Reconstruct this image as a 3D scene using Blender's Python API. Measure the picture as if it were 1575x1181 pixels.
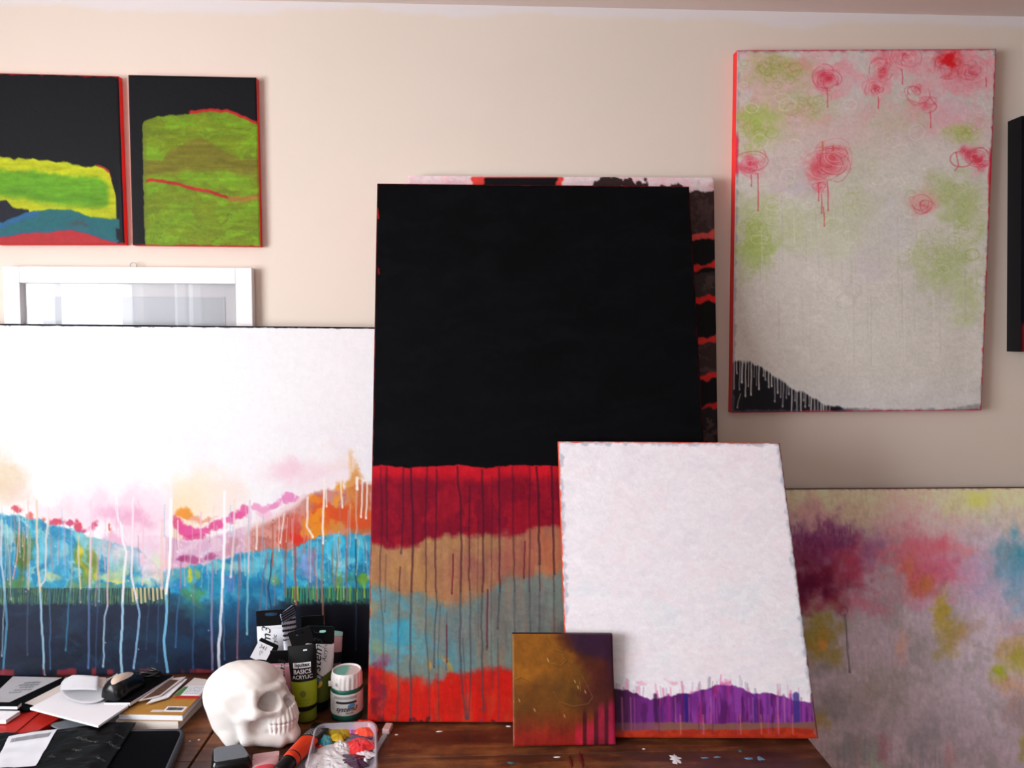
import bpy, math, random
import numpy as np
from mathutils import Vector, Matrix

for _o in list(bpy.data.objects):
    bpy.data.objects.remove(_o, do_unlink=True)
SC = bpy.context.scene
COL = SC.collection

# ------------------------------------------------------------------ camera
F = 1150.0                       # focal length in pixels of the 1575 x 1181 frame
D = 1.65                         # camera to picture wall (wall is the plane y = 0)
HT = 0.713                       # camera above the table top
ZT = 0.75                        # table top
ZC = ZT + HT
YAW, PITCH, ROLL = math.radians(2.4), math.radians(3.5), math.radians(0.14)
fwd = np.array([math.sin(YAW) * math.cos(PITCH), math.cos(YAW) * math.cos(PITCH), -math.sin(PITCH)])
r0 = np.array([math.cos(YAW), -math.sin(YAW), 0.0])
u0 = np.cross(r0, fwd)
RGT = r0 * math.cos(ROLL) + u0 * math.sin(ROLL)
UPV = u0 * math.cos(ROLL) - r0 * math.sin(ROLL)
CAMP = np.array([0.0, -D, ZC])
cam_d = bpy.data.cameras.new('camera')
cam = bpy.data.objects.new('camera', cam_d)
COL.objects.link(cam)
cam_d.sensor_width = 36.0
cam_d.lens = 36.0 * F / 1575.0
cam_d.clip_start = 0.05
M = Matrix(((RGT[0], UPV[0], -fwd[0], CAMP[0]),
            (RGT[1], UPV[1], -fwd[1], CAMP[1]),
            (RGT[2], UPV[2], -fwd[2], CAMP[2]),
            (0, 0, 0, 1)))
cam.matrix_world = M
SC.camera = cam

# ------------------------------------------------------------------ world, daylight, exposure
SC.view_settings.view_transform = 'Standard'
SC.view_settings.look = 'None'
SC.view_settings.gamma = 1.0
SC.view_settings.use_curve_mapping = False
SC.view_settings.exposure = 0.42
SC.cycles.use_denoising = True
W = bpy.data.worlds.new('daylight_sky')
SC.world = W
W.use_nodes = True
W.node_tree.nodes['Background'].inputs[0].default_value = (0.80, 0.90, 1.0, 1)
W.node_tree.nodes['Background'].inputs[1].default_value = 1.2

ROOM = dict(x0=-1.75, x1=2.3, y0=-3.6, z1=2.175)
# openings in the left wall: (y0, y1, z0, z1)
WIN = [(-2.35, -0.90, 0.92, 1.98), (-3.30, -2.75, 0.92, 1.98)]
FILL_WIN = (-1.15, 0.05, 0.92, 1.98)        # unseen opening behind the camera, added for fill light (x0, x1, z0, z1)


def area(name, loc, rot, sx, sy, watts, col):
    l = bpy.data.lights.new(name, 'AREA')
    l.shape = 'RECTANGLE'
    l.size, l.size_y = sx, sy
    l.energy = watts
    l.color = col
    o = bpy.data.objects.new(name, l)
    o.location = loc
    o.rotation_euler = rot
    COL.objects.link(o)
    return o


# daylight through the left windows, added fill through the back opening; lamps sit inside
for _i, (_a, _b, _c, _d) in enumerate(WIN):
    area('window_and_fill_light', (ROOM['x0'] - 0.10, (_a + _b) / 2, (_c + _d) / 2), (0, -math.pi / 2, 0),
         _d - _c, _b - _a, (66, 6)[_i], (0.93, 0.97, 1.0))
area('window_and_fill_light', ((FILL_WIN[0] + FILL_WIN[1]) / 2, ROOM['y0'] - 0.10, (FILL_WIN[2] + FILL_WIN[3]) / 2),
     (math.pi / 2, 0, 0), FILL_WIN[1] - FILL_WIN[0], FILL_WIN[3] - FILL_WIN[2], 3.5, (0.95, 0.97, 1.0))


# ------------------------------------------------------------------ unprojection helpers
def ray(px, py):
    return fwd + RGT * ((px - 787.5) / F) - UPV * ((py - 590.5) / F)


def on_z(px, py, z=ZT):
    r = ray(px, py)
    return CAMP + r * ((z - CAMP[2]) / r[2])


def on_y(px, py, y):
    r = ray(px, py)
    return CAMP + r * ((y - CAMP[1]) / r[1])


def on_plane(px, py, p, n):
    r = ray(px, py)
    return CAMP + r * (np.dot(np.asarray(p) - CAMP, n) / np.dot(r, n))


# ------------------------------------------------------------------ object helpers
def tag(o, label=None, cat=None, group=None, kind=None):
    if label: o['label'] = label
    if cat: o['category'] = cat
    if group: o['group'] = group
    if kind: o['kind'] = kind
    return o


def thing(name, label, cat, loc=(0, 0, 0), rot=(0, 0, 0), group=None):
    o = bpy.data.objects.new(name, None)
    o.empty_display_size = 0.02
    o.location = loc
    o.rotation_euler = rot
    COL.objects.link(o)
    return tag(o, label, cat, group)


def mesh(name, verts, faces, mat, parent=None, smooth=False, col=None, mids=None):
    me = bpy.data.meshes.new(name)
    verts = np.asarray(verts, dtype=np.float64)
    if isinstance(faces, np.ndarray) and faces.ndim == 2:
        k = faces.shape[1]
        me.vertices.add(len(verts))
        me.vertices.foreach_set('co', verts.astype(np.float32).ravel())
        me.loops.add(faces.size)
        me.loops.foreach_set('vertex_index', faces.astype(np.int32).ravel())
        me.polygons.add(len(faces))
        me.polygons.foreach_set('loop_start', np.arange(0, faces.size, k, dtype=np.int32))
        me.polygons.foreach_set('loop_total', np.full(len(faces), k, dtype=np.int32))
        me.update(calc_edges=True)
        me.validate()
    else:
        me.from_pydata([tuple(v) for v in verts], [], [tuple(f) for f in faces])
        me.update()
    for m_ in (mat if isinstance(mat, (list, tuple)) else [mat]):
        me.materials.append(m_)
    if mids is not None:
        me.polygons.foreach_set('material_index', np.asarray(mids, dtype=np.int32))
    if smooth:
        me.polygons.foreach_set('use_smooth', np.ones(len(me.polygons), dtype=bool))
    if col is not None:
        a = me.color_attributes.new('paint', 'FLOAT_COLOR', 'POINT')
        c4 = np.ones((len(verts), 4), dtype=np.float32)
        c4[:, :3] = col
        a.data.foreach_set('color', c4.ravel())
    o = bpy.data.objects.new(name, me)
    COL.objects.link(o)
    if parent is not None:
        o.parent = parent
    return o


def lin(c):
    c = np.asarray(c, dtype=np.float64)
    return np.where(c <= 0.04045, c / 12.92, ((c + 0.055) / 1.055) ** 2.4)


def rgb(r, g, b):
    return tuple(lin(np.array([r, g, b]) / 255.0))


def box_vf(x0, x1, y0, y1, z0, z1):
    v = [(x, y, z) for z in (z0, z1) for y in (y0, y1) for x in (x0, x1)]
    f = [(0, 2, 3, 1), (4, 5, 7, 6), (0, 1, 5, 4), (2, 6, 7, 3), (0, 4, 6, 2), (1, 3, 7, 5)]
    return v, f


class MB:
    """collects shapes and links them as ONE mesh object"""
    def __init__(s):
        s.v, s.f, s.m = [], [], []

    def add(s, v, f, mi=0):
        n = len(s.v)
        s.v += [tuple(map(float, p)) for p in v]
        s.f += [tuple(int(i) + n for i in q) for q in f]
        s.m += [mi] * len(f)
        return s

    def box(s, x0, x1, y0, y1, z0, z1, mi=0):
        return s.add(*box_vf(x0, x1, y0, y1, z0, z1), mi)

    def build(s, name, mat, parent=None, smooth=False, bevel=0, segs=2):
        o = mesh(name, s.v, s.f, mat, parent, smooth, mids=s.m)
        if bevel:
            b = o.modifiers.new('bevel', 'BEVEL')
            b.width = bevel
            b.segments = segs
            b.limit_method = 'ANGLE'
            b.angle_limit = math.radians(35)
        return o


def lathe(profile, n=48):
    """profile of (r, z) from bottom to top about the z axis; closed with fans at r = 0 ends"""
    v, f = [], []
    for r, z in profile:
        for k in range(n):
            a = 2 * math.pi * k / n
            v.append((r * math.cos(a), r * math.sin(a), z))
    for i in range(len(profile) - 1):
        for k in range(n):
            k2 = (k + 1) % n
            f.append((i * n + k, i * n + k2, (i + 1) * n + k2, (i + 1) * n + k))
    f.append(tuple(range(n - 1, -1, -1)))
    f.append(tuple(range((len(profile) - 1) * n, len(profile) * n)))
    return v, f


# ------------------------------------------------------------------ materials
def new_mat(name):
    m = bpy.data.materials.new(name)
    m.use_nodes = True
    return m, m.node_tree, m.node_tree.nodes['Principled BSDF']


def plain(name, c, rough=0.5, spec=0.4, metal=0.0, var=0.06, scale=30, bump=0.0, bscale=120, coat=0.0):
    """one colour with slight procedural variation"""
    m, t, b = new_mat(name)
    N = t.nodes
    tc = N.new('ShaderNodeTexCoord')
    nz = N.new('ShaderNodeTexNoise')
    nz.inputs['Scale'].default_value = scale
    nz.inputs['Detail'].default_value = 4
    t.links.new(tc.outputs['Object'], nz.inputs['Vector'])
    mx = N.new('ShaderNodeMix')
    mx.data_type = 'RGBA'
    c = np.array(c)
    mx.inputs[6].default_value = (*np.clip(c * (1 - var), 0, 1), 1)
    mx.inputs[7].default_value = (*np.clip(c * (1 + var), 0, 1), 1)
    t.links.new(nz.outputs['Fac'], mx.inputs[0])
    t.links.new(mx.outputs[2], b.inputs['Base Color'])
    b.inputs['Roughness'].default_value = rough
    b.inputs['Specular IOR Level'].default_value = spec
    b.inputs['Metallic'].default_value = metal
    b.inputs['Coat Weight'].default_value = coat
    if bump:
        n2 = N.new('ShaderNodeTexNoise')
        n2.inputs['Scale'].default_value = bscale
        n2.inputs['Detail'].default_value = 3
        t.links.new(tc.outputs['Object'], n2.inputs['Vector'])
        bp = N.new('ShaderNodeBump')
        bp.inputs['Strength'].default_value = bump
        bp.inputs['Distance'].default_value = 0.002
        t.links.new(n2.outputs['Fac'], bp.inputs['Height'])
        t.links.new(bp.outputs['Normal'], b.inputs['Normal'])
    return m


def paint_mat(name, rough=0.55, spec=0.14, weave=0.12, daub=0.15, daub_scale=45):
    """pigment colour from the mesh's own 'paint' attribute, canvas weave and brush daubs as bump"""
    m, t, b = new_mat(name)
    N = t.nodes
    at = N.new('ShaderNodeAttribute')
    at.attribute_name = 'paint'
    t.links.new(at.outputs['Color'], b.inputs['Base Color'])
    b.inputs['Roughness'].default_value = rough
    b.inputs['Specular IOR Level'].default_value = spec
    if weave or daub:
        tc = N.new('ShaderNodeTexCoord')
        n1 = N.new('ShaderNodeTexNoise')
        n1.inputs['Scale'].default_value = 700
        n2 = N.new('ShaderNodeTexNoise')
        n2.inputs['Scale'].default_value = daub_scale
        n2.inputs['Detail'].default_value = 5
        n2.inputs['Distortion'].default_value = 1.2
        for n_ in (n1, n2):
            t.links.new(tc.outputs['Object'], n_.inputs['Vector'])
        b1 = N.new('ShaderNodeBump')
        b1.inputs['Strength'].default_value = weave
        b1.inputs['Distance'].default_value = 0.0006
        b2 = N.new('ShaderNodeBump')
        b2.inputs['Strength'].default_value = daub
        b2.inputs['Distance'].default_value = 0.004
        t.links.new(n1.outputs['Fac'], b1.inputs['Height'])
        t.links.new(n2.outputs['Fac'], b2.inputs['Height'])
        t.links.new(b1.outputs['Normal'], b2.inputs['Normal'])
        t.links.new(b2.outputs['Normal'], b.inputs['Normal'])
    return m


M_PAINT = paint_mat('acrylic_on_canvas')
M_DAUB = paint_mat('thick_daubed_acrylic', 0.45, 0.22, 0.08, 0.16, 60)
M_BLACKP = paint_mat('matt_black_acrylic', 0.7, 0.05, 0.1, 0.06, 40)
M_PRINT = paint_mat('printed_plastic', 0.4, 0.2, 0, 0)
M_PAPERP = paint_mat('printed_paper', 0.8, 0.15, 0, 0)

M_WHITE = plain('white_lacquer', rgb(232, 230, 232), 0.4)
M_PAPER = plain('white_paper', rgb(226, 225, 230), 0.8, 0.1, var=0.02)
M_BLACK = plain('black_plastic', rgb(13, 13, 15), 0.35, 0.35)
M_REDEDGE = plain('red_painted_edge', rgb(236, 34, 32), 0.55, var=0.12, scale=40)
M_DARKEDGE = plain('dark_painted_edge', rgb(34, 22, 30), 0.6, var=0.3, scale=40)
M_STEEL = plain('steel_wire', (0.42, 0.40, 0.38), 0.35, metal=1.0)


def wall_mat():
    m, t, b = new_mat('cream_emulsion_wall')
    N = t.nodes
    tc = N.new('ShaderNodeTexCoord')
    sep = N.new('ShaderNodeSeparateXYZ')
    t.links.new(tc.outputs['Object'], sep.inputs[0])
    # ragged unpainted white band under the ceiling where the roller stopped
    nz = N.new('ShaderNodeTexNoise')
    nz.inputs['Scale'].default_value = 3.2
    nz.inputs['Detail'].default_value = 8
    nz.inputs['Roughness'].default_value = 0.65
    t.links.new(tc.outputs['Object'], nz.inputs['Vector'])
    ma = N.new('ShaderNodeMath')
    ma.operation = 'MULTIPLY_ADD'
    ma.inputs[1].default_value = 0.10
    t.links.new(nz.outputs['Fac'], ma.inputs[0])
    t.links.new(sep.outputs['Z'], ma.inputs[2])
    mr = N.new('ShaderNodeMapRange')
    mr.inputs['From Min'].default_value = ROOM['z1'] + 0.022
    mr.inputs['From Max'].default_value = ROOM['z1'] + 0.034
    t.links.new(ma.outputs[0], mr.inputs['Value'])
    mx = N.new('ShaderNodeMix')
    mx.data_type = 'RGBA'
    mx.inputs[6].default_value = (*rgb(224, 210, 198), 1)
    mx.inputs[7].default_value = (*rgb(224, 216, 216), 1)
    t.links.new(mr.outputs[0], mx.inputs[0])
    n2 = N.new('ShaderNodeTexNoise')
    n2.inputs['Scale'].default_value = 2.0
    n2.inputs['Detail'].default_value = 5
    t.links.new(tc.outputs['Object'], n2.inputs['Vector'])
    hv = N.new('ShaderNodeMix')
    hv.data_type = 'RGBA'
    hv.blend_type = 'MULTIPLY'
    hv.inputs[0].default_value = 1.0
    mr2 = N.new('ShaderNodeMapRange')
    mr2.inputs['To Min'].default_value = 0.96
    mr2.inputs['To Max'].default_value = 1.03
    t.links.new(n2.outputs['Fac'], mr2.inputs['Value'])
    t.links.new(mx.outputs[2], hv.inputs[6])
    t.links.new(mr2.outputs[0], hv.inputs[7])
    t.links.new(hv.outputs[2], b.inputs['Base Color'])
    b.inputs['Roughness'].default_value = 0.85
    b.inputs['Specular IOR Level'].default_value = 0.15
    n3 = N.new('ShaderNodeTexNoise')
    n3.inputs['Scale'].default_value = 160
    t.links.new(tc.outputs['Object'], n3.inputs['Vector'])
    bp = N.new('ShaderNodeBump')
    bp.inputs['Strength'].default_value = 0.12
    bp.inputs['Distance'].default_value = 0.001
    t.links.new(n3.outputs['Fac'], bp.inputs['Height'])
    t.links.new(bp.outputs['Normal'], b.inputs['Normal'])
    return m


def wood_mat(name, axis, dark, mid, light, rough=0.38):
    """weathered boards, grain along the given axis"""
    m, t, b = new_mat(name)
    N = t.nodes
    tc = N.new('ShaderNodeTexCoord')
    mp = N.new('ShaderNodeMapping')
    mp.inputs['Scale'].default_value = (3, 22, 22) if axis == 'x' else (22, 3, 22)
    t.links.new(tc.outputs['Object'], mp.inputs['Vector'])
    n1 = N.new('ShaderNodeTexNoise')
    n1.inputs['Scale'].default_value = 1.6
    n1.inputs['Detail'].default_value = 9
    n1.inputs['Roughness'].default_value = 0.62
    n1.inputs['Distortion'].default_value = 0.5
    t.links.new(mp.outputs[0], n1.inputs['Vector'])
    n2 = N.new('ShaderNodeTexNoise')
    n2.inputs['Scale'].default_value = 7
    n2.inputs['Detail'].default_value = 6
    n2.inputs['Roughness'].default_value = 0.7
    t.links.new(tc.outputs['Object'], n2.inputs['Vector'])
    ad = N.new('ShaderNodeMath')
    ad.operation = 'MULTIPLY_ADD'
    ad.inputs[1].default_value = 0.55
    t.links.new(n2.outputs['Fac'], ad.inputs[0])
    ml = N.new('ShaderNodeMath')
    ml.operation = 'MULTIPLY'
    ml.inputs[1].default_value = 0.5
    t.links.new(n1.outputs['Fac'], ml.inputs[0])
    t.links.new(ml.outputs[0], ad.inputs[2])
    cr = N.new('ShaderNodeValToRGB')
    e = cr.color_ramp.elements
    e[0].position, e[0].color = 0.38, (*dark, 1)
    e[1].position, e[1].color = 0.68, (*light, 1)
    k = e.new(0.53)
    k.color = (*mid, 1)
    t.links.new(ad.outputs[0], cr.inputs[0])
    t.links.new(cr.outputs[0], b.inputs['Base Color'])
    b.inputs['Roughness'].default_value = rough
    bp = N.new('ShaderNodeBump')
    bp.inputs['Strength'].default_value = 0.25
    bp.inputs['Distance'].default_value = 0.002
    t.links.new(n1.outputs['Fac'], bp.inputs['Height'])
    t.links.new(bp.outputs['Normal'], b.inputs['Normal'])
    return m


def glass_mat(name, rough=0.0, tint=(1, 1, 1), alpha=None, ior=1.45):
    m, t, b = new_mat(name)
    b.inputs['Base Color'].default_value = (*tint, 1)
    b.inputs['Transmission Weight'].default_value = 1.0
    b.inputs['Roughness'].default_value = rough
    b.inputs['IOR'].default_value = ior
    if alpha is not None:
        b.inputs['Alpha'].default_value = alpha
    return m


# ------------------------------------------------------------------ the room
M_WALL = wall_mat()
M_CEIL = plain('ceiling_emulsion', rgb(228, 212, 206), 0.9, 0.1, var=0.02, scale=3)
M_FLOOR = wood_mat('floor_boards', 'x', rgb(96, 66, 44), rgb(128, 92, 62), rgb(150, 112, 80))
X0, X1, Y0, Z1 = ROOM['x0'], ROOM['x1'], ROOM['y0'], ROOM['z1']


def struct(name, mb, mat, bevel=0):
    o = mb.build(name, mat, None, bevel=bevel)
    o['kind'] = 'structure'
    return o


struct('wall_front', MB().box(X0 - .12, X1 + .12, 0, .12, -.1, Z1), M_WALL)
M_WALL2 = plain('taupe_emulsion_wall', rgb(164, 148, 138), 0.85, 0.15, var=.03, scale=3)
struct('wall_right', MB().box(X1, X1 + .12, Y0, 0, 0, Z1), M_WALL2)
struct('floor', MB().box(X0 - .12, X1 + .12, Y0 - .12, 0, -.1, 0), M_FLOOR)
struct('ceiling', MB().box(X0 - .12, X1 + .12, Y0 - .12, .12, Z1, Z1 + .1), M_CEIL)
wl = MB()
ys = sorted(WIN, key=lambda w: w[0])
prev = Y0
for (a, b_, c, d) in ys:
    wl.box(X0 - .12, X0, prev, a, 0, Z1)
    wl.box(X0 - .12, X0, a, b_, 0, c)
    wl.box(X0 - .12, X0, a, b_, d, Z1)
    prev = b_
wl.box(X0 - .12, X0, prev, 0, 0, Z1)
struct('wall_left', wl, M_WALL)
wb = MB()
wb.box(X0 - .12, FILL_WIN[0], Y0 - .12, Y0, 0, Z1).box(FILL_WIN[1], X1 + .12, Y0 - .12, Y0, 0, Z1)
wb.box(FILL_WIN[0], FILL_WIN[1], Y0 - .12, Y0, 0, FILL_WIN[2]).box(FILL_WIN[0], FILL_WIN[1], Y0 - .12, Y0, FILL_WIN[3], Z1)
struct('wall_back', wb, M_WALL2)
M_PANE = glass_mat('window_glass', 0.0, (1, 1, 1), 0.15)
for i, (a, b_, c, d) in enumerate(WIN):
    w = MB()
    xx = X0 - .06
    for q in ((a, a + .05, c, d), (b_ - .05, b_, c, d), (a, b_, c, c + .05), (a, b_, d - .05, d),
              ((a + b_) / 2 - .025, (a + b_) / 2 + .025, c, d)):
        w.box(xx - .025, xx + .025, q[0], q[1], q[2], q[3])
    struct('window_%d' % (i + 1), w, M_WHITE)
w = MB()
yy = Y0 - .06
for q in ((FILL_WIN[0], FILL_WIN[0] + .05, FILL_WIN[2], FILL_WIN[3]), (FILL_WIN[1] - .05, FILL_WIN[1], FILL_WIN[2], FILL_WIN[3]),
          (FILL_WIN[0], FILL_WIN[1], FILL_WIN[2], FILL_WIN[2] + .05), (FILL_WIN[0], FILL_WIN[1], FILL_WIN[3] - .05, FILL_WIN[3])):
    w.box(q[0], q[1], yy - .025, yy + .025, q[2], q[3])
struct('window_3', w, M_WHITE)  # frame round the added fill opening, never in view

# ------------------------------------------------------------------ pigment: numpy painting in canvas units
# (one art unit = one pixel of the 1575 frame, measured on each canvas's own face)
def _hash(ix, iy, seed):
    h = (ix.astype(np.int64) * 374761393 + iy.astype(np.int64) * 668265263 + seed * 1442695041) & 0xffffffff
    h = ((h ^ (h >> 13)) * 1274126177) & 0xffffffff
    return ((h ^ (h >> 16)) & 0xffff) / 65535.0


def vnoise(x, y, seed=0):
    ix, iy = np.floor(x), np.floor(y)
    fx, fy = x - ix, y - iy
    fx, fy = fx * fx * (3 - 2 * fx), fy * fy * (3 - 2 * fy)
    ix, iy = ix.astype(np.int64), iy.astype(np.int64)
    a, b = _hash(ix, iy, seed), _hash(ix + 1, iy, seed)
    c, d = _hash(ix, iy + 1, seed), _hash(ix + 1, iy + 1, seed)
    return (a + (b - a) * fx) * (1 - fy) + (c + (d - c) * fx) * fy


def fbm(x, y, seed=0, o=4):
    s, a, t = 0.0, 0.5, 0.0
    for i in range(o):
        s = s + a * vnoise(x, y, seed + i * 17)
        t += a
        x, y, a = x * 2.03 + 11.3, y * 2.03 + 7.7, a * 0.5
    return s / t


def sst(a, b, x):
    t = np.clip((x - a) / (b - a), 0, 1)
    return t * t * (3 - 2 * t)


class Art:
    def __init__(s, X, Y, base):
        s.X, s.Y = X, Y
        s.C = np.tile(np.array(base, dtype=np.float64) / 255, (len(X), 1))
        s.wx = X + 22 * (fbm(X / 26, Y / 26, 901, 5) - .5) * 2 + 5 * (vnoise(X / 3.5, Y / 5, 903) - .5)
        s.wy = Y + 22 * (fbm(X / 26, Y / 26, 902, 5) - .5) * 2 + 6 * (vnoise(X / 3.5, Y / 5, 904) - .5)

    def mix(s, c, a):
        a = np.clip(a, 0, 1)[:, None]
        c = np.asarray(c, dtype=np.float64) / 255
        s.C = s.C * (1 - a) + c * a
        return s

    def line(s, pts, amp=4, sc=14, seed=0):
        """y of a hand drawn boundary through pts at every X"""
        p = np.array(pts, dtype=float)
        return (np.interp(s.X, p[:, 0], p[:, 1]) + amp * 2 * (fbm(s.X / sc, s.X * 0 + .5, seed, 4) - .5)
                + amp * 1.3 * (fbm(s.X / 7, s.Y / 7, seed + 50, 3) - .5))

    def below(s, y, c, soft=2, a=1.0):
        return s.mix(c, a * sst(-soft, soft, s.Y - y))

    def between(s, y0, y1, c, soft=2, a=1.0):
        return s.mix(c, a * sst(-soft, soft, s.Y - y0) * sst(-soft, soft, y1 - s.Y))

    def blob(s, x, y, rx, ry, c, a=1.0, hard=0.5, seed=None):
        """a brushed patch: ragged ellipse, hard 0 is a soft glow, 1 a crisp edge"""
        k = 1.3 if hard <= .1 else 1.0
        m = np.nonzero((np.abs(s.X - x) < rx * 1.6 + 16) & (np.abs(s.Y - y) < ry * 1.6 + 16))[0]
        if len(m) == 0:
            return s
        wx = s.X[m] + (s.wx[m] - s.X[m]) * min(1, .35 + rx / 40)
        wy = s.Y[m] + (s.wy[m] - s.Y[m]) * min(1, .35 + ry / 40)
        d = np.sqrt(((wx - x) / (rx * k)) ** 2 + ((wy - y) / (ry * k)) ** 2)
        if seed is not None:
            d = d + (fbm(s.X[m] / 12, s.Y[m] / 12, seed) - .5) * .7
        w = (a * (1 - sst(min(hard, .95), 1.0, d)))[:, None]
        s.C[m] = s.C[m] * (1 - w) + np.asarray(c, dtype=np.float64) / 255 * w
        return s

    def mottle(s, c, a, sx, sy, seed, t0=.45, t1=.7, mask=1.0):
        st = sy > 2.5 * sx                      # brushed straight down: no warp
        n = fbm((s.X if st else s.wx) / sx, (s.Y if st else s.wy) / sy, seed)
        return s.mix(c, a * sst(t0, t1, n) * mask)

    def shade(s, amt, sx, sy, seed, mask=1.0):
        """value change inside the pigment (uneven coat)"""
        n = (fbm(s.X / sx, s.Y / sy, seed) - .5) * 2 * amt * mask
        s.C = np.clip(s.C * (1 + n[:, None]), 0, 1)
        return s

    def stroke(s, pts, w, c, a=1.0, taper=False, soft=0.7):
        """a painted line along pts of half width w"""
        p = np.array(pts, dtype=float)
        x0, x1 = p[:, 0].min() - w - 2, p[:, 0].max() + w + 2
        y0, y1 = p[:, 1].min() - w - 2, p[:, 1].max() + w + 2
        ii = np.nonzero((s.X > x0) & (s.X < x1) & (s.Y > y0) & (s.Y < y1))[0]
        if len(ii) == 0:
            return s
        X, Y = s.X[ii], s.Y[ii]
        d = np.full(len(ii), 1e9)
        for k in range(len(p) - 1):
            ax, ay = p[k]
            bx, by = p[k + 1]
            L = (bx - ax) ** 2 + (by - ay) ** 2 + 1e-9
            t = np.clip(((X - ax) * (bx - ax) + (Y - ay) * (by - ay)) / L, 0, 1)
            d = np.minimum(d, np.hypot(X - ax - t * (bx - ax), Y - ay - t * (by - ay)))
        m = np.clip(a * (1 - sst(w - soft, w + soft, d)), 0, 1)[:, None]
        c = np.asarray(c, dtype=np.float64) / 255
        s.C[ii] = s.C[ii] * (1 - m) + c * m
        return s

    def drip(s, pts, w, c, a=1.0, c2=None, ysw=None):
        """a run of thin paint; c2 is its colour where it has crossed below ysw"""
        p = np.array(pts, dtype=float)
        yy = np.arange(p[0, 1], p[-1, 1], 4.0)
        if len(yy) < 2:
            yy = np.array([p[0, 1], p[-1, 1]])
        xx = np.interp(yy, p[:, 1], p[:, 0]) + 1.2 * (fbm(yy / 18, yy * 0 + p[0, 0], 5) - .5) * 2
        q = np.stack([xx, yy], 1)
        if c2 is None:
            s.stroke(q, w, c, a)
        else:
            k = int(np.searchsorted(yy, ysw))
            if k > 1: s.stroke(q[:k + 1], w, c, a)
            if len(q) - k > 1: s.stroke(q[k:], w, c2, a)
        s.stroke([q[-1], q[-1] + [0, 1.5]], w * 1.15, c2 or c, a)
        return s

    def ring(s, x, y, r, w, c, a=1.0, sq=1.0, seed=0, turns=1.0):
        th = np.linspace(0, 2 * math.pi * turns, int(26 * turns))
        rr = r * (1 - .55 * th / (2 * math.pi * max(turns, 1))) if turns > 1 else r
        rr = rr * (1 + .18 * (fbm(th, th * 0 + seed, seed, 2) - .5) * 2)
        return s.stroke(np.stack([x + rr * np.cos(th + seed), y + sq * rr * np.sin(th + seed)], 1), w, c, a)


def homography(q):
    """unit square (u right, v down) -> quad TL TR BR BL"""
    src = [(0, 0), (1, 0), (1, 1), (0, 1)]
    A, b = [], []
    for (u, v), (x, y) in zip(src, q):
        A.append([u, v, 1, 0, 0, 0, -u * x, -v * x]); b.append(x)
        A.append([0, 0, 0, u, v, 1, -u * y, -v * y]); b.append(y)
    h = np.append(np.linalg.solve(np.array(A, float), np.array(b, float)), 1).reshape(3, 3)
    return h


def quad_grid(C, nu, nv):
    """(nu+1)*(nv+1) grid over a 3D quad TL TR BR BL -> verts, faces, u, v"""
    u, v = np.meshgrid(np.linspace(0, 1, nu + 1), np.linspace(0, 1, nv + 1))
    u, v = u.ravel(), v.ravel()
    P = (C[0] * ((1 - u) * (1 - v))[:, None] + C[1] * (u * (1 - v))[:, None]
         + C[2] * (u * v)[:, None] + C[3] * ((1 - u) * v)[:, None])
    i = np.arange(nu * nv)
    r, c = i // nu, i % nu
    a = r * (nu + 1) + c
    f = np.stack([a, a + nu + 1, a + nu + 2, a + 1], 1)
    return P, f, u, v


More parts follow.
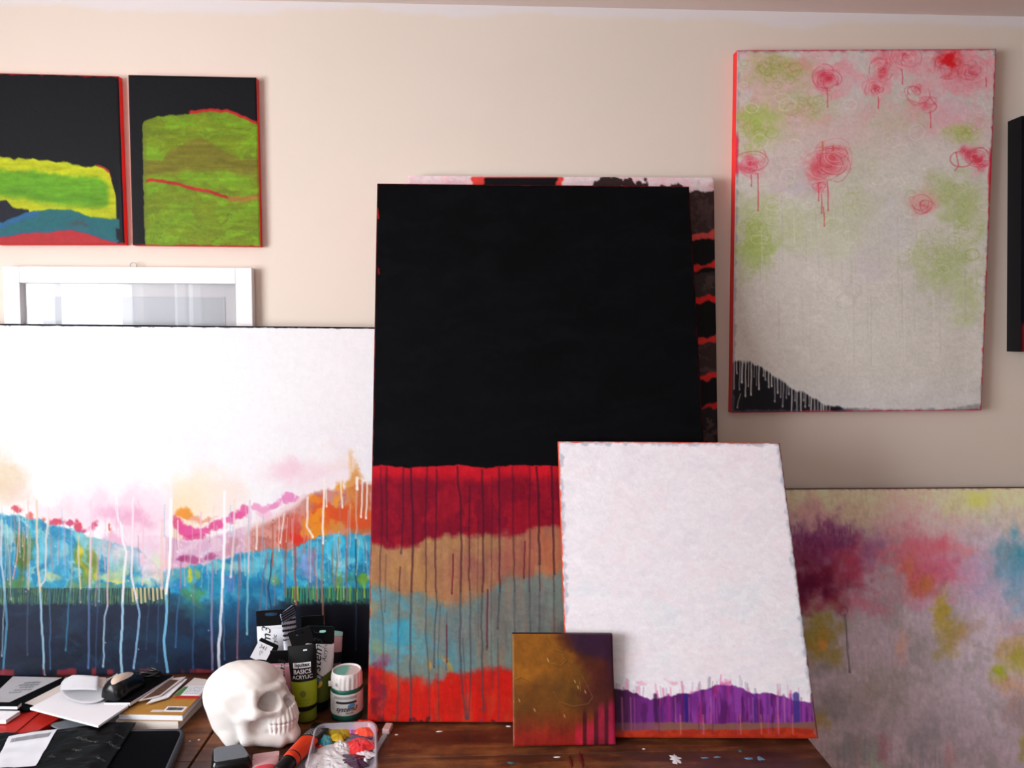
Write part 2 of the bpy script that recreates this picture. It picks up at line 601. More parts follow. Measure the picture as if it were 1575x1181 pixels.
def canvas(name, label, C, art_quad, art, step, thick, gain=1.0, mat=None, edge_mat=None, group=None,
           tex=1.0):
    """a stretched canvas: painted face (dense, pigment per vertex), wrapped edges, wooden stretcher behind"""
    C = [np.asarray(c, float) for c in C]
    root_p = (C[2] + C[3]) / 2
    t = thing(name, label, 'painting', tuple(root_p), group=group or 'canvas paintings')
    n = np.cross(C[1] - C[0], C[3] - C[0])
    n /= np.linalg.norm(n)
    if np.dot(n, CAMP - C[0]) < 0:
        n = -n
    q = np.array(art_quad, float)
    wpx = max(np.hypot(*(q[1] - q[0])), np.hypot(*(q[2] - q[3])))
    hpx = max(np.hypot(*(q[3] - q[0])), np.hypot(*(q[2] - q[1])))
    P, f, u, v = quad_grid(C, max(4, int(wpx / step)), max(4, int(hpx / step)))
    h = homography(q)
    w = h[2, 0] * u + h[2, 1] * v + 1
    X = (h[0, 0] * u + h[0, 1] * v + h[0, 2]) / w
    Y = (h[1, 0] * u + h[1, 1] * v + h[1, 2]) / w
    # rounded shoulders: the face falls away over the last 2 mm of the stretcher
    W_, H_ = np.linalg.norm(C[1] - C[0]), np.linalg.norm(C[3] - C[0])
    e = np.minimum(np.minimum(u, 1 - u) * W_, np.minimum(v, 1 - v) * H_)
    P = P - n * (0.0012 * (1 - sst(0, 0.003, e)))[:, None]
    c = art(X, Y, u, v)
    # brushed, uneven coat over everything
    br = (fbm(X / 2.6, Y / 2.6, 411, 3) - .5) * .10 + (fbm(X / 9, Y / 5, 412, 3) - .5) * .10
    c = np.clip(c * (1 + tex * br)[:, None], 0, 1)
    mesh('painted_face', P - root_p, f, mat or M_PAINT, t, True, col=np.clip(lin(c) * gain, 0, .93))
    # wrapped sides
    fr = [c_ - n * 0.0012 for c_ in C]
    bk = [c_ - n * thick for c_ in C]
    vs = fr + bk
    fs = [(k, (k + 1) % 4, 4 + (k + 1) % 4, 4 + k) for k in range(4)]
    mesh('canvas_edge', np.array(vs) - root_p, fs, edge_mat or M_REDEDGE, t)
    # stretcher bars
    ctr = sum(C) / 4
    inn = [c_ + (ctr - c_) * min(.3, .07 / max(.05, np.linalg.norm(ctr - c_))) for c_ in C]
    m = MB()
    for k in range(4):
        k2 = (k + 1) % 4
        ring = [C[k] + (ctr - C[k]) * .012, C[k2] + (ctr - C[k2]) * .012, inn[k2], inn[k]]
        m.add([r_ - n * (thick * .25) - root_p for r_ in ring] + [r_ - n * thick - root_p for r_ in ring],
              [(0, 1, 2, 3), (7, 6, 5, 4), (0, 4, 5, 1), (1, 5, 6, 2), (2, 6, 7, 3), (3, 7, 4, 0)])
    m.build('stretcher_bar', M_STRETCH, t)
    # canvas back, so that nothing shines through
    mesh('canvas_back', np.array([c_ - n * (thick * .2) for c_ in C]) - root_p, [(0, 1, 2, 3)], M_LINEN, t)
    return t


M_STRETCH = plain('pine_stretcher', rgb(196, 164, 120), 0.7, 0.2)
M_LINEN = plain('raw_linen', rgb(176, 164, 146), 0.9, 0.1)
R = random.Random(4)


def ragged_edge(A, u, v, c, q, width=5, seed=1, a=.9, sides='tlrb'):
    """paint of the wrapped edge showing on the face's rim"""
    q = np.array(q, float)
    W_, H_ = np.hypot(*(q[1] - q[0])), np.hypot(*(q[3] - q[0]))
    n = fbm(A.X / 9, A.Y / 9, seed)
    d = np.full(len(u), 1e9)
    for s_, dist in (('t', v * H_), ('b', (1 - v) * H_), ('l', u * W_), ('r', (1 - u) * W_)):
        if s_ in sides:
            d = np.minimum(d, dist)
    return A.mix(c, a * (1 - sst(width * .2, width, d - (n - .5) * width * 2)))


# ---- the art of each canvas -------------------------------------------------------------------
Q_A = [(-16, 112), (182, 117), (191.5, 376), (-6, 376)]
Q_B = [(197, 115), (394, 119), (400, 379), (204, 377)]
Q_BIG = [(-75, 497), (606, 503.5), (600, 1030), (-75, 1036)]
Q_BLACK = [(580, 282), (1060, 286.5), (1108, 1112), (565, 1110)]
Q_STONE = [(628, 270), (1098, 273), (1126, 1058), (618, 1056)]
Q_WHITE = [(858.5, 678.5), (1199.5, 681), (1259, 1136), (874, 1134)]
Q_SMALL = [(788, 975), (942, 975.5), (947, 1145), (789.5, 1148)]
Q_ROSE = [(1134, 77), (1533, 75), (1510, 631), (1126, 635)]
Q_MIST = [(1158, 752.5), (1700, 749), (1650, 1420), (1165, 1440)]
Q_FAR = [(1572, 178), (1760, 172), (1745, 540), (1570, 541)]


def art_hills_left(X, Y, u, v):
    A = Art(X, Y, (9, 10, 16))
    A.shade(.25, 40, 3, 3)
    yt = A.line([(-20, 240), (60, 244), (100, 249), (140, 255), (157, 257), (168, 265), (178, 300), (190, 350)], 3, 10, 2)
    body = sst(-2, 2, Y - yt) * sst(0, 3, (180 - (Y < 300) * np.clip((300 - Y) * .25, 0, 12) + (Y - 300) * .02) - X)
    A.mix((170, 42, 40), sst(0, 2, Y - yt + 5) * sst(146, 152, X) * (1 - sst(176, 180, X)) * (Y < 275))
    A.mix((188, 196, 26), body)
    y2 = A.line([(-20, 262), (60, 262), (110, 268), (150, 270), (172, 285), (190, 300)], 4, 18, 7)
    y3 = A.line([(-20, 300), (20, 305), (60, 312), (110, 318), (150, 320), (175, 318)], 3, 20, 9)
    A.mix((96, 158, 32), body * sst(-5, 6, Y - y2) * sst(-5, 8, y3 - Y) * sst(0, 10, 172 - X) * .95)
    A.shade(.16, 30, 6, 31, body)
    y4 = A.line([(-20, 312), (10, 308), (20, 318), (40, 322), (90, 322), (130, 329), (180, 337)], 2, 12, 12)
    low = sst(-2, 2, Y - y4)
    A.mix((28, 30, 44), low * (X < 45) + low * 0)
    y5 = A.line([(-20, 340), (6, 342), (20, 334), (45, 326), (80, 321), (110, 322), (140, 333), (185, 338)], 2, 12, 13)
    A.mix((40, 104, 112), sst(-2, 2, Y - y5))
    A.mix((45, 100, 150), sst(-2, 2, Y - y5) * sst(-6, 0, y5 + 6 - Y) * (X < 60) * .9)
    A.blob(118, 347, 24, 7, (84, 72, 82), .7, .2)
    y6 = A.line([(-20, 368), (20, 362), (40, 358), (75, 357), (108, 352), (130, 358), (160, 368), (186, 374)], 2, 10, 14)
    A.mix((44, 96, 140), sst(-5, 2, Y - y6) * .8)
    A.mix((184, 48, 52), sst(-1, 2, Y - y6))
    A.mix((20, 20, 28), sst(181, 184, X + (Y - 300) * -.03) * (Y > 250))
    A.blob(182, 365, 6, 14, (20, 22, 30), 1, .6)
    ragged_edge(A, u, v, (196, 34, 38), Q_A, 2.5, 3, .8, 'tb')
    return A.C


def art_hills_right(X, Y, u, v):
    A = Art(X, Y, (9, 10, 16))
    A.shade(.25, 40, 3, 4)
    lx = 219 + (Y - 180) * .02 + 3 * (fbm(Y / 8, Y * 0, 2) - .5)
    yt = A.line([(215, 200), (222, 186), (240, 180), (262, 176), (290, 175), (320, 171), (350, 172), (375, 182), (400, 192)], 2.5, 9, 5)
    m = sst(-1.5, 1.5, X - lx) * sst(-1.5, 1.5, Y - yt)
    A.mix((190, 40, 38), sst(-1, 1.5, Y - yt + 5) * sst(288, 294, X) * sst(-2, 2, 195 - Y))
    A.mix((122, 142, 30), m)
    A.mottle((126, 168, 34), .9, 45, 16, 8, .40, .62, m)
    A.mottle((112, 128, 34), .7, 40, 9, 15, .5, .7, m)
    yo = A.line([(215, 246), (250, 246), (262, 228), (285, 220), (305, 212), (318, 214), (345, 232), (372, 244), (400, 243)], 3, 12, 21)
    y1 = A.line([(215, 270), (260, 268), (300, 262), (350, 264), (400, 278)], 3, 20, 22)
    A.mix((124, 116, 38), m * sst(-3, 3, Y - yo) * sst(-4, 6, y1 - Y) * .9)
    A.mottle((128, 174, 36), .6, 60, 20, 23, .5, .65, m * sst(262, 275, Y))
    yr = A.line([(215, 280), (232, 274), (250, 275), (290, 285), (320, 291), (352, 302)], 1.5, 12, 24)
    A.mix((184, 52, 44), m * sst(-1, 1, Y - yr) * sst(-1, 1.5, yr + 5 - Y) * sst(0, 4, X - 222) * sst(0, 6, 356 - X))
    yr2 = A.line([(340, 300), (370, 302), (400, 298)], 1.5, 12, 25)
    A.mix((166, 122, 52), m * sst(-1, 1, Y - yr2) * sst(-1, 3, yr2 + 9 - Y) * sst(345, 356, X))
    A.shade(.14, 26, 5, 33, m)
    A.mix((110, 120, 40), m * (1 - sst(222, 229, X)) * .6)
    A.mottle((92, 120, 34), .5, 22, 3, 41, .62, .74, m * sst(300, 320, Y))
    ragged_edge(A, u, v, (190, 34, 38), Q_B, 2.0, 3, .8, 'b')
    return A.C


def art_meadow(X, Y, u, v):
    A = Art(X, Y, (246, 245, 248))
    A.mottle((240, 235, 242), .6, 60, 60, 3, .45, .7, sst(560, 720, Y))
    A.shade(.012, 5, 9, 77)
    # warm glows and pink clouds above the shore line
    A.blob(5, 735, 44, 54, (218, 192, 150), .7, 0)
    A.blob(30, 760, 30, 34, (224, 192, 176), .5, .1)
    A.blob(-30, 730, 50, 70, (216, 190, 150), .5, 0)
    A.blob(190, 785, 100, 44, (238, 196, 216), .62, .05)
    A.blob(205, 800, 52, 28, (226, 148, 186), .62, .2)
    A.blob(165, 790, 24, 22, (228, 150, 190), .5, .2)
    A.blob(225, 845, 60, 36, (232, 190, 212), .8, .2)
    A.blob(180, 832, 26, 13, (222, 150, 190), .6, .3)
    A.blob(95, 790, 40, 26, (238, 202, 212), .6, .1)
    for (x, y, r) in ((60, 782, 20), (130, 800, 24), (232, 816, 26), (195, 770, 22), (150, 770, 20), (245, 790, 24)):
        A.blob(x, y, r, r * .7, (242, 212, 226), .5, .3)
    A.blob(305, 755, 50, 48, (246, 226, 196), .65, .05)
    A.mix((240, 210, 160), sst(266, 268, X) * (1 - sst(270, 345, X)) * sst(725, 785, Y) * .6 * (Y < 830))
    A.blob(355, 770, 40, 50, (244, 220, 208), .6, .05)
    A.blob(470, 730, 70, 34, (244, 214, 226), .75, .1)
    A.blob(452, 722, 34, 24, (240, 196, 214), .5, .2)
    A.blob(520, 720, 30, 40, (244, 222, 222), .6, .1)
    yt = A.line([(-80, 795), (0, 790), (40, 796), (75, 806), (100, 811), (120, 818), (150, 830), (180, 838), (205, 842),
                 (220, 850), (245, 872), (262, 878), (290, 872), (330, 862), (370, 852), (400, 847), (445, 846), (470, 832),
                 (500, 824), (520, 819), (545, 822), (600, 826), (700, 830)], 6, 16, 11)
    # the warm bank right of centre
    yb = A.line([(260, 900), (340, 855), (372, 812), (400, 800), (430, 785), (470, 760), (520, 752), (560, 745), (700, 740)], 5, 14, 12)
    bank = sst(-3, 3, Y - yb) * sst(372, 384, X + (fbm(Y / 12, X * 0, 6) - .5) * 20)
    A.mix((206, 140, 128), bank)
    A.mottle((180, 100, 92), .7, 14, 18, 13, .45, .65, bank)
    A.mottle((222, 160, 150), .6, 16, 20, 14, .5, .7, bank * (X < 470))
    A.blob(455, 815, 34, 34, (210, 70, 52), .9, .3, 3)
    A.blob(470, 828, 24, 16, (220, 46, 28), .95, .4, 4)
    A.blob(440, 832, 20, 18, (206, 76, 52), .8, .4, 5)
    A.blob(505, 790, 46, 28, (224, 86, 24), .98, .5, 6)
    A.blob(545, 795, 46, 28, (216, 80, 30), .95, .5, 7)
    A.blob(488, 808, 20, 24, (232, 142, 28), .95, .5, 8)
    A.blob(484, 770, 14, 14, (232, 130, 30), .95, .5, 8)
    A.blob(524, 756, 9, 24, (234, 148, 40), .95, .4, 9)
    A.blob(545, 752, 16, 38, (216, 134, 46), .8, .2, 9)
    A.blob(537, 715, 5, 24, (232, 186, 120), .7, .1)
    A.blob(560, 765, 18, 30, (190, 92, 52), .85, .3, 10)
    A.blob(545, 820, 32, 16, (184, 110, 62), .9, .4, 10)
    A.blob(516, 815, 16, 16, (216, 140, 46), .8, .4, 10)
    # pale swoosh, hot pink arc, lavender shallows
    A.stroke([(372, 812), (395, 800), (420, 790), (450, 772), (475, 752), (505, 738), (530, 730)], 9, (246, 234, 240), .85, soft=6)
    for (x, y, rx, ry, c, al) in ((276, 808, 14, 12, (226, 70, 130), .95), (292, 816, 18, 12, (224, 76, 150), .95), (312, 814, 18, 11, (228, 92, 158), .95), (332, 810, 18, 10, (222, 74, 140), .9),
                                  (350, 802, 16, 9, (230, 104, 164), .9), (368, 794, 16, 10, (224, 84, 150), .95), (380, 786, 12, 9, (228, 92, 160), .9), (300, 826, 20, 6, (212, 62, 128), .8),
                                  (402, 784, 12, 8, (236, 150, 196), .8), (420, 776, 16, 10, (232, 132, 186), .85), (440, 766, 14, 9, (230, 128, 186), .85), (410, 792, 14, 6, (242, 190, 214), .7)):
        A.blob(x, y, rx, ry, c, al, .5, int(x) % 40)
    A.blob(286, 790, 20, 12, (232, 146, 40), .95, .4, 11)
    A.blob(310, 795, 26, 8, (228, 140, 110), .7, .2)
    A.blob(270, 800, 7, 12, (226, 60, 110), .8, .3)
    lav = sst(-3, 3, Y - A.line([(255, 826), (290, 832), (330, 826), (372, 812), (390, 808)], 3, 12, 15)) * sst(252, 262, X) * (1 - sst(372, 388, X)) * (Y < 900)
    A.mix((214, 172, 200), lav * .95)
    A.mottle((232, 206, 222), .7, 14, 10, 16, .45, .65, lav)
    A.blob(300, 862, 34, 11, (176, 76, 130), .85, .3, 12)
    A.blob(284, 862, 10, 8, (160, 50, 116), .8, .4, 12)
    A.blob(330, 858, 16, 8, (172, 64, 120), .8, .4, 12)
    A.blob(355, 842, 20, 16, (196, 130, 140), .7, .3)
    for (x, y, rx, ry, c) in ((26, 788, 12, 8, (206, 62, 78)), (47, 792, 10, 6, (214, 100, 92)), (68, 797, 9, 8, (210, 112, 96)),
                              (88, 804, 13, 8, (204, 54, 84)), (105, 808, 12, 6, (190, 60, 100)), (122, 808, 10, 14, (204, 56, 82)),
                              (132, 818, 14, 8, (200, 62, 112)), (150, 812, 9, 10, (206, 80, 120)), (172, 814, 3, 6, (214, 92, 64)),
                              (-30, 790, 20, 8, (206, 92, 80))):
        A.blob(x, y, rx, ry, c, .9, .4, 21)
    # turquoise water
    wat = sst(-3, 3, Y - yt)
    A.mix((62, 168, 198), wat)
    A.mottle((34, 142, 190), .9, 22, 20, 22, .42, .62, wat)
    A.mottle((120, 206, 224), .9, 16, 14, 23, .5, .68, wat * sst(390, 470, X))
    A.mottle((150, 206, 208), .75, 18, 22, 24, .48, .66, wat * (1 - sst(170, 300, X)))
    A.mottle((20, 112, 160), .7, 12, 26, 25, .56, .72, wat)
    for (x, y, rx, ry, c, a) in ((32, 850, 15, 54, (76, 112, 40), .95), (8, 860, 10, 50, (48, 108, 130), .7), (-20, 860, 18, 50, (50, 120, 150), .8),
                                 (46, 830, 6, 40, (88, 126, 60), .7),
                                 (60, 850, 16, 30, (92, 180, 204), .9), (84, 860, 20, 30, (96, 184, 212), .8), (100, 880, 16, 24, (60, 156, 196), .85),
                                 (82, 882, 8, 10, (206, 208, 150), .8), (95, 850, 14, 10, (150, 206, 210), .7),
                                 (128, 866, 14, 44, (112, 140, 46), .95), (129, 850, 8, 14, (216, 196, 46), .9), (146, 862, 9, 34, (118, 140, 52), .95),
                                 (148, 880, 7, 12, (206, 200, 70), .8), (116, 900, 16, 14, (96, 140, 100), .7), (172, 882, 22, 12, (176, 206, 150), .8),
                                 (178, 892, 18, 4, (216, 214, 90), .95), (186, 858, 22, 26, (140, 196, 180), .85), (208, 870, 12, 36, (58, 160, 200), .9),
                                 (180, 905, 34, 10, (92, 140, 112), .7), (40, 905, 60, 12, (78, 120, 90), .5),
                                 (222, 860, 14, 30, (226, 214, 226), .8), (240, 872, 14, 22, (214, 226, 190), .85), (228, 898, 12, 18, (200, 220, 190), .8),
                                 (255, 866, 10, 20, (238, 196, 200), .8), (248, 888, 12, 16, (222, 222, 170), .7),
                                 (290, 886, 9, 14, (190, 196, 36), .95), (310, 884, 10, 14, (140, 184, 90), .85), (272, 888, 10, 16, (86, 160, 170), .8),
                                 (276, 905, 14, 10, (40, 130, 190), .8), (340, 874, 22, 16, (124, 200, 200), .8), (368, 876, 16, 16, (150, 204, 200), .8),
                                 (345, 892, 20, 12, (50, 150, 180), .8), (300, 912, 26, 20, (72, 136, 70), .7), (330, 905, 20, 20, (30, 136, 170), .8),
                                 (357, 908, 13, 22, (86, 130, 194), .9), (390, 870, 22, 22, (112, 200, 218), .8), (425, 868, 20, 24, (96, 190, 206), .85),
                                 (428, 888, 12, 14, (120, 170, 100), .7), (446, 872, 14, 26, (70, 166, 196), .8), (474, 866, 18, 30, (124, 152, 206), .9),
                                 (478, 900, 16, 16, (84, 120, 160), .7), (462, 850, 14, 10, (110, 160, 200), .7), (512, 842, 26, 18, (58, 190, 224), .9),
                                 (520, 862, 22, 12, (130, 216, 232), .85), (545, 850, 20, 24, (44, 180, 218), .8), (558, 838, 12, 12, (100, 206, 226), .8),
                                 (560, 892, 14, 14, (120, 172, 54), .9), (520, 886, 10, 18, (112, 160, 80), .75), (540, 888, 12, 12, (70, 150, 130), .7),
                                 (500, 886, 14, 10, (64, 168, 180), .7), (640, 870, 60, 50, (60, 170, 200), .8)):
        A.blob(x, y, rx, ry, c, a, .35, int(x + y) % 50 + 30)
    for (x, y, rx, ry, c, a) in ((30, 856, 12, 48, (72, 104, 40), .9), (70, 838, 26, 22, (110, 188, 208), .7), (205, 862, 14, 30, (120, 196, 210), .6), (232, 872, 26, 32, (226, 214, 222), .6),
                                 (135, 885, 26, 16, (120, 150, 70), .7), (180, 880, 26, 14, (190, 214, 160), .6), (20, 896, 40, 10, (96, 130, 60), .7), (150, 900, 40, 8, (110, 150, 96), .6),
                                 (128, 862, 8, 30, (190, 176, 40), .6), (84, 890, 12, 10, (196, 206, 150), .7), (210, 895, 30, 10, (190, 210, 170), .6)):
        A.blob(x, y, rx, ry, c, a, .2, int(x + y) % 50 + 30)
    A.mix((236, 204, 218), wat * (1 - sst(0, 46, Y - yt + 26 * (fbm(X / 7, Y / 40, 88) - .5))) * sst(120, 200, X) * (1 - sst(240, 275, X)) * .7)
    A.shade(.14, 9, 9, 61, wat)
    # sea: navy, bluer through the middle
    yn = A.line([(-80, 906), (0, 906), (120, 906), (200, 906), (262, 910), (300, 920), (350, 930), (400, 918), (440, 924), (480, 926), (570, 922), (700, 922)], 3, 20, 41)
    nav = sst(-3, 3, Y - yn)
    mid = sst(225, 300, X) * (1 - sst(410, 455, X))
    nav = nav * (1 - mid) + mid * sst(-10, 40, Y - yn + (fbm(X / 14, Y / 14, 3) - .5) * 30)
    A.mix((27, 38, 62), nav * (1 - sst(430, 470, X)))
    A.mix((7, 8, 20), nav * sst(400, 470, X))
    A.mottle((22, 74, 112), .85, 60, 45, 42, .40, .66, nav * mid * (1 - sst(960, 1030, Y)))
    A.mottle((34, 60, 84), .6, 46, 20, 43, .45, .7, nav * (1 - sst(230, 300, X)))
    A.mottle((20, 24, 40), .6, 40, 24, 44, .5, .7, nav * (1 - sst(400, 440, X)))
    A.blob(385, 955, 60, 28, (16, 74, 120), .6, .05)
    A.blob(330, 948, 50, 24, (18, 84, 124), .6, .1, 7)
    A.blob(296, 935, 26, 22, (52, 96, 84), .5, .1, 7)
    A.blob(395, 905, 36, 34, (22, 104, 150), .7, .1, 7)
    A.blob(60, 1018, 60, 20, (24, 30, 46), .6, .05)
    # scratched fringe between water and sea
    for x0, x1, cc in ((-80, 262, (64, 112, 100)), (440, 700, (46, 112, 96))):
        b_ = sst(-3, 3, X - x0) * sst(-3, 3, x1 - X) * sst(902, 908, Y) * (1 - sst(924, 932, Y + 6 * (fbm(X / 5, X * 0, 46) - .5)))
        A.mix(cc, b_ * .85)
        A.mottle((110, 150, 80), .6, 16, 10, 47, .48, .66, b_)
        for i in range(90):
            x = x0 + 80 * (x0 < 0) + i * 3.2 + R.uniform(-1, 1)
            if x > min(x1, 575): break
            A.stroke([(x, 905), (x + R.uniform(-3, 1), 930 + R.uniform(-4, 2))], .8, (22, 36, 56), .75)
    for i in range(60):
        x = 2 + i * 4.35 + R.uniform(-1, 1)
        if x > 262: break
        A.stroke([(x, 906), (x + R.uniform(-3, 1), 928 + R.uniform(-3, 3))], 1.1, R.choice([(60, 124, 112), (70, 130, 118), (100, 150, 100), (50, 100, 110), (120, 150, 110)]), .3)
    for i in range(9):
        x = 205 + i * 6.3
        A.stroke([(x, 905), (x + 1, 922 + R.uniform(-4, 6))], 1.5, (226, 206, 150), .85)
    for i in range(30):
        x = 442 + i * 4.4 + R.uniform(-1, 1)
        A.stroke([(x, 902), (x + R.uniform(-1, 1), 922 + R.uniform(-4, 3))], 1.2, R.choice([(120, 180, 70), (60, 150, 120), (150, 196, 60), (40, 120, 120), (40, 140, 110)]), .85)
    # runs of thin paint
    WH, PB, PK, SB, BR, RB = (236, 236, 244), (150, 192, 222), (226, 176, 190), (84, 130, 176), (150, 104, 110), (166, 84, 66)
    for d in (([(57, 770), (58, 830), (60, 880), (62, 900), (65, 960), (67, 1000), (69, 1040)], 1.7, (228, 204, 176), .9, (160, 200, 224), 908),
              ([(76, 796), (72, 830), (71, 880), (70, 893), (63, 901)], 1.4, (224, 210, 206), .85),
              ([(78, 900), (78, 1030)], 1.1, SB, .6), ([(3, 800), (2, 860), (9, 930), (11, 960), (5, 1040)], 1.7, (200, 214, 224), .75, (92, 166, 200), 906),
              ([(10, 800), (8, 910), (3, 1010)], 1.2, (160, 190, 200), .6), ([(-20, 800), (-24, 1030)], 1.5, WH, .7, PB, 905),
              ([(31, 796), (28, 850), (20, 892)], 1.2, (220, 150, 160), .8), ([(44, 770), (43, 1010)], 1.3, (230, 180, 180), .5, (90, 96, 120), 905),
              ([(18, 790), (16, 900)], 1.2, (150, 180, 190), .5),
              ([(101, 812), (101, 870)], 1, (196, 130, 150), .7), ([(110, 815), (112, 880), (106, 940), (102, 1000)], 1.2, (160, 170, 200), .6, (70, 150, 190), 906),
              ([(92, 812), (92, 862)], .9, (120, 130, 150), .7), ([(122, 824), (121, 850), (125, 905)], 1.2, (230, 206, 150), .7),
              ([(141, 770), (140, 860), (138, 940), (137, 1030)], 1.6, (238, 206, 224), .8, (92, 120, 166), 906),
              ([(153, 840), (152, 900), (148, 1030)], 1.1, (214, 160, 180), .5, (70, 86, 130), 906),
              ([(173, 812), (168, 850), (167, 890), (167, 930), (162, 950), (160, 1028)], 1.3, PK, .85, (170, 200, 222), 930),
              ([(160, 830), (161, 860), (163, 875)], 1, PK, .6), ([(154, 880), (153, 925)], 1.2, (150, 190, 200), .6),
              ([(181, 764), (182, 795), (189, 812), (190, 832), (195, 850), (191, 900), (189, 930), (190, 965), (186, 1000), (189, 1036)], 1.9, WH, .95, (164, 204, 230), 925),
              ([(206, 766), (205, 830), (204, 890), (208, 908), (213, 930), (216, 945), (213, 980), (207, 1028)], 1.6, (240, 226, 236), .9, (140, 180, 216), 925),
              ([(214, 770), (222, 800), (221, 900)], 1.2, (240, 190, 210), .6), ([(251, 800), (250, 905)], 2.4, (240, 196, 190), .55),
              ([(264, 768), (264, 800), (262, 870), (257, 915), (258, 940), (253, 985), (259, 1036)], 2.0, (252, 250, 252), .95, (120, 190, 226), 915),
              ([(280, 866), (278, 905), (274, 950), (271, 995)], 1.2, (170, 120, 150), .7, (60, 110, 160), 905),
              ([(246, 905), (243, 1020)], 1.2, (70, 90, 130), .5), ([(232, 905), (226, 1000)], 1, (60, 80, 120), .5),
              ([(347, 756), (346, 840), (344, 890), (341, 950), (337, 1010), (340, 1034)], 2.2, (252, 248, 252), .95, (222, 226, 240), 930),
              ([(310, 788), (310, 830), (308, 868)], 1.3, (236, 190, 210), .8), ([(300, 870), (299, 950), (298, 1030)], 1.3, (140, 130, 160), .5, (60, 110, 160), 930),
              ([(328, 865), (326, 940), (328, 1030)], 1.6, (150, 140, 180), .8), ([(345, 905), (346, 1015)], 1, (80, 130, 170), .6),
              ([(362, 770), (361, 830), (356, 890)], 1.6, (240, 220, 216), .8), ([(368, 855), (370, 900), (367, 960), (366, 1015)], 1.3, (150, 100, 116), .75),
              ([(385, 770), (384, 850), (382, 920), (381, 976)], 1.5, (226, 206, 220), .8, (130, 196, 206), 880),
              ([(396, 795), (396, 846)], 1.5, (244, 226, 220), .85), ([(438, 790), (432, 835)], 1.1, (246, 230, 220), .8),
              ([(414, 850), (407, 880), (404, 905), (401, 940)], 1.2, (120, 110, 130), .7), ([(420, 850), (418, 876), (414, 905), (419, 940)], 1.2, (30, 60, 96), .8),
              ([(421, 800), (421, 870)], 1.4, (180, 100, 80), .8), ([(441, 830), (440, 880), (440, 918)], 1.3, RB, .8), ([(455, 836), (455, 880), (456, 930)], 1.5, (172, 80, 70), .85),
              ([(483, 842), (483, 870), (487, 890), (488, 924)], 1.4, (176, 110, 110), .8), ([(499, 735), (498, 790), (497, 838)], 1.6, (250, 240, 234), .9),
              ([(497, 838), (495, 890), (496, 920), (498, 960)], 1.4, (176, 120, 100), .8), ([(474, 765), (473, 810), (483, 826)], 1.6, (250, 236, 226), .85),
              ([(468, 812), (468, 850)], 1.3, (214, 120, 110), .7),
              ([(502, 750), (503, 782)], 1.1, (250, 240, 232), .8), ([(525, 735), (527, 782)], 1.3, (250, 236, 226), .8), ([(521, 826), (518, 880), (516, 910)], 1.3, (132, 120, 90), .8),
              ([(534, 826), (533, 880), (535, 924)], 1.4, (140, 104, 110), .75), ([(550, 735), (549, 754)], 2, (252, 244, 240), .95), ([(549, 754), (548, 850), (548, 1000)], 1.2, (226, 170, 150), .75, (40, 60, 80), 830),
              ([(557, 738), (556, 795)], 1.3, (250, 236, 226), .85), ([(565, 736), (563, 800)], 1.3, (250, 236, 226), .85), ([(560, 830), (562, 845), (568, 856)], 1.1, (60, 110, 150), .7),
              ([(512, 845), (511, 900)], 1, (120, 110, 60), .7), ([(275, 800), (275, 850)], 1.2, (246, 220, 230), .7), ([(430, 790), (430, 850)], 1.1, (240, 210, 200), .6)):
        A.drip(*d)
    for i in range(90):
        x = R.uniform(0, 570)
        y = R.uniform(770, 850)
        A.drip([(x, y), (x + R.uniform(-4, 4), y + R.uniform(30, 90))], .9, R.choice([PK, PB, (180, 130, 140), (226, 210, 200)]), .45)
    for i in range(22):
        x, y = R.uniform(0, 570), R.uniform(690, 1010)
        A.stroke([(x, y), (x, y + .6)], .9, (240, 240, 240), .6)
    # reddish ground along the foot, dark line along the top
    n = fbm(X / 16, X * 0 + 3, 71)
    A.mix((150, 52, 62), sst(.58, .66, n) * sst(1027, 1031, Y + 5 * (fbm(X / 9, X * 0, 72) - .5)) * .9)
    A.mix((24, 22, 36), 1 - sst(.0042, .0062, v + (fbm(X / 7, X * 0, 9) - .5) * .004))
    return A.C


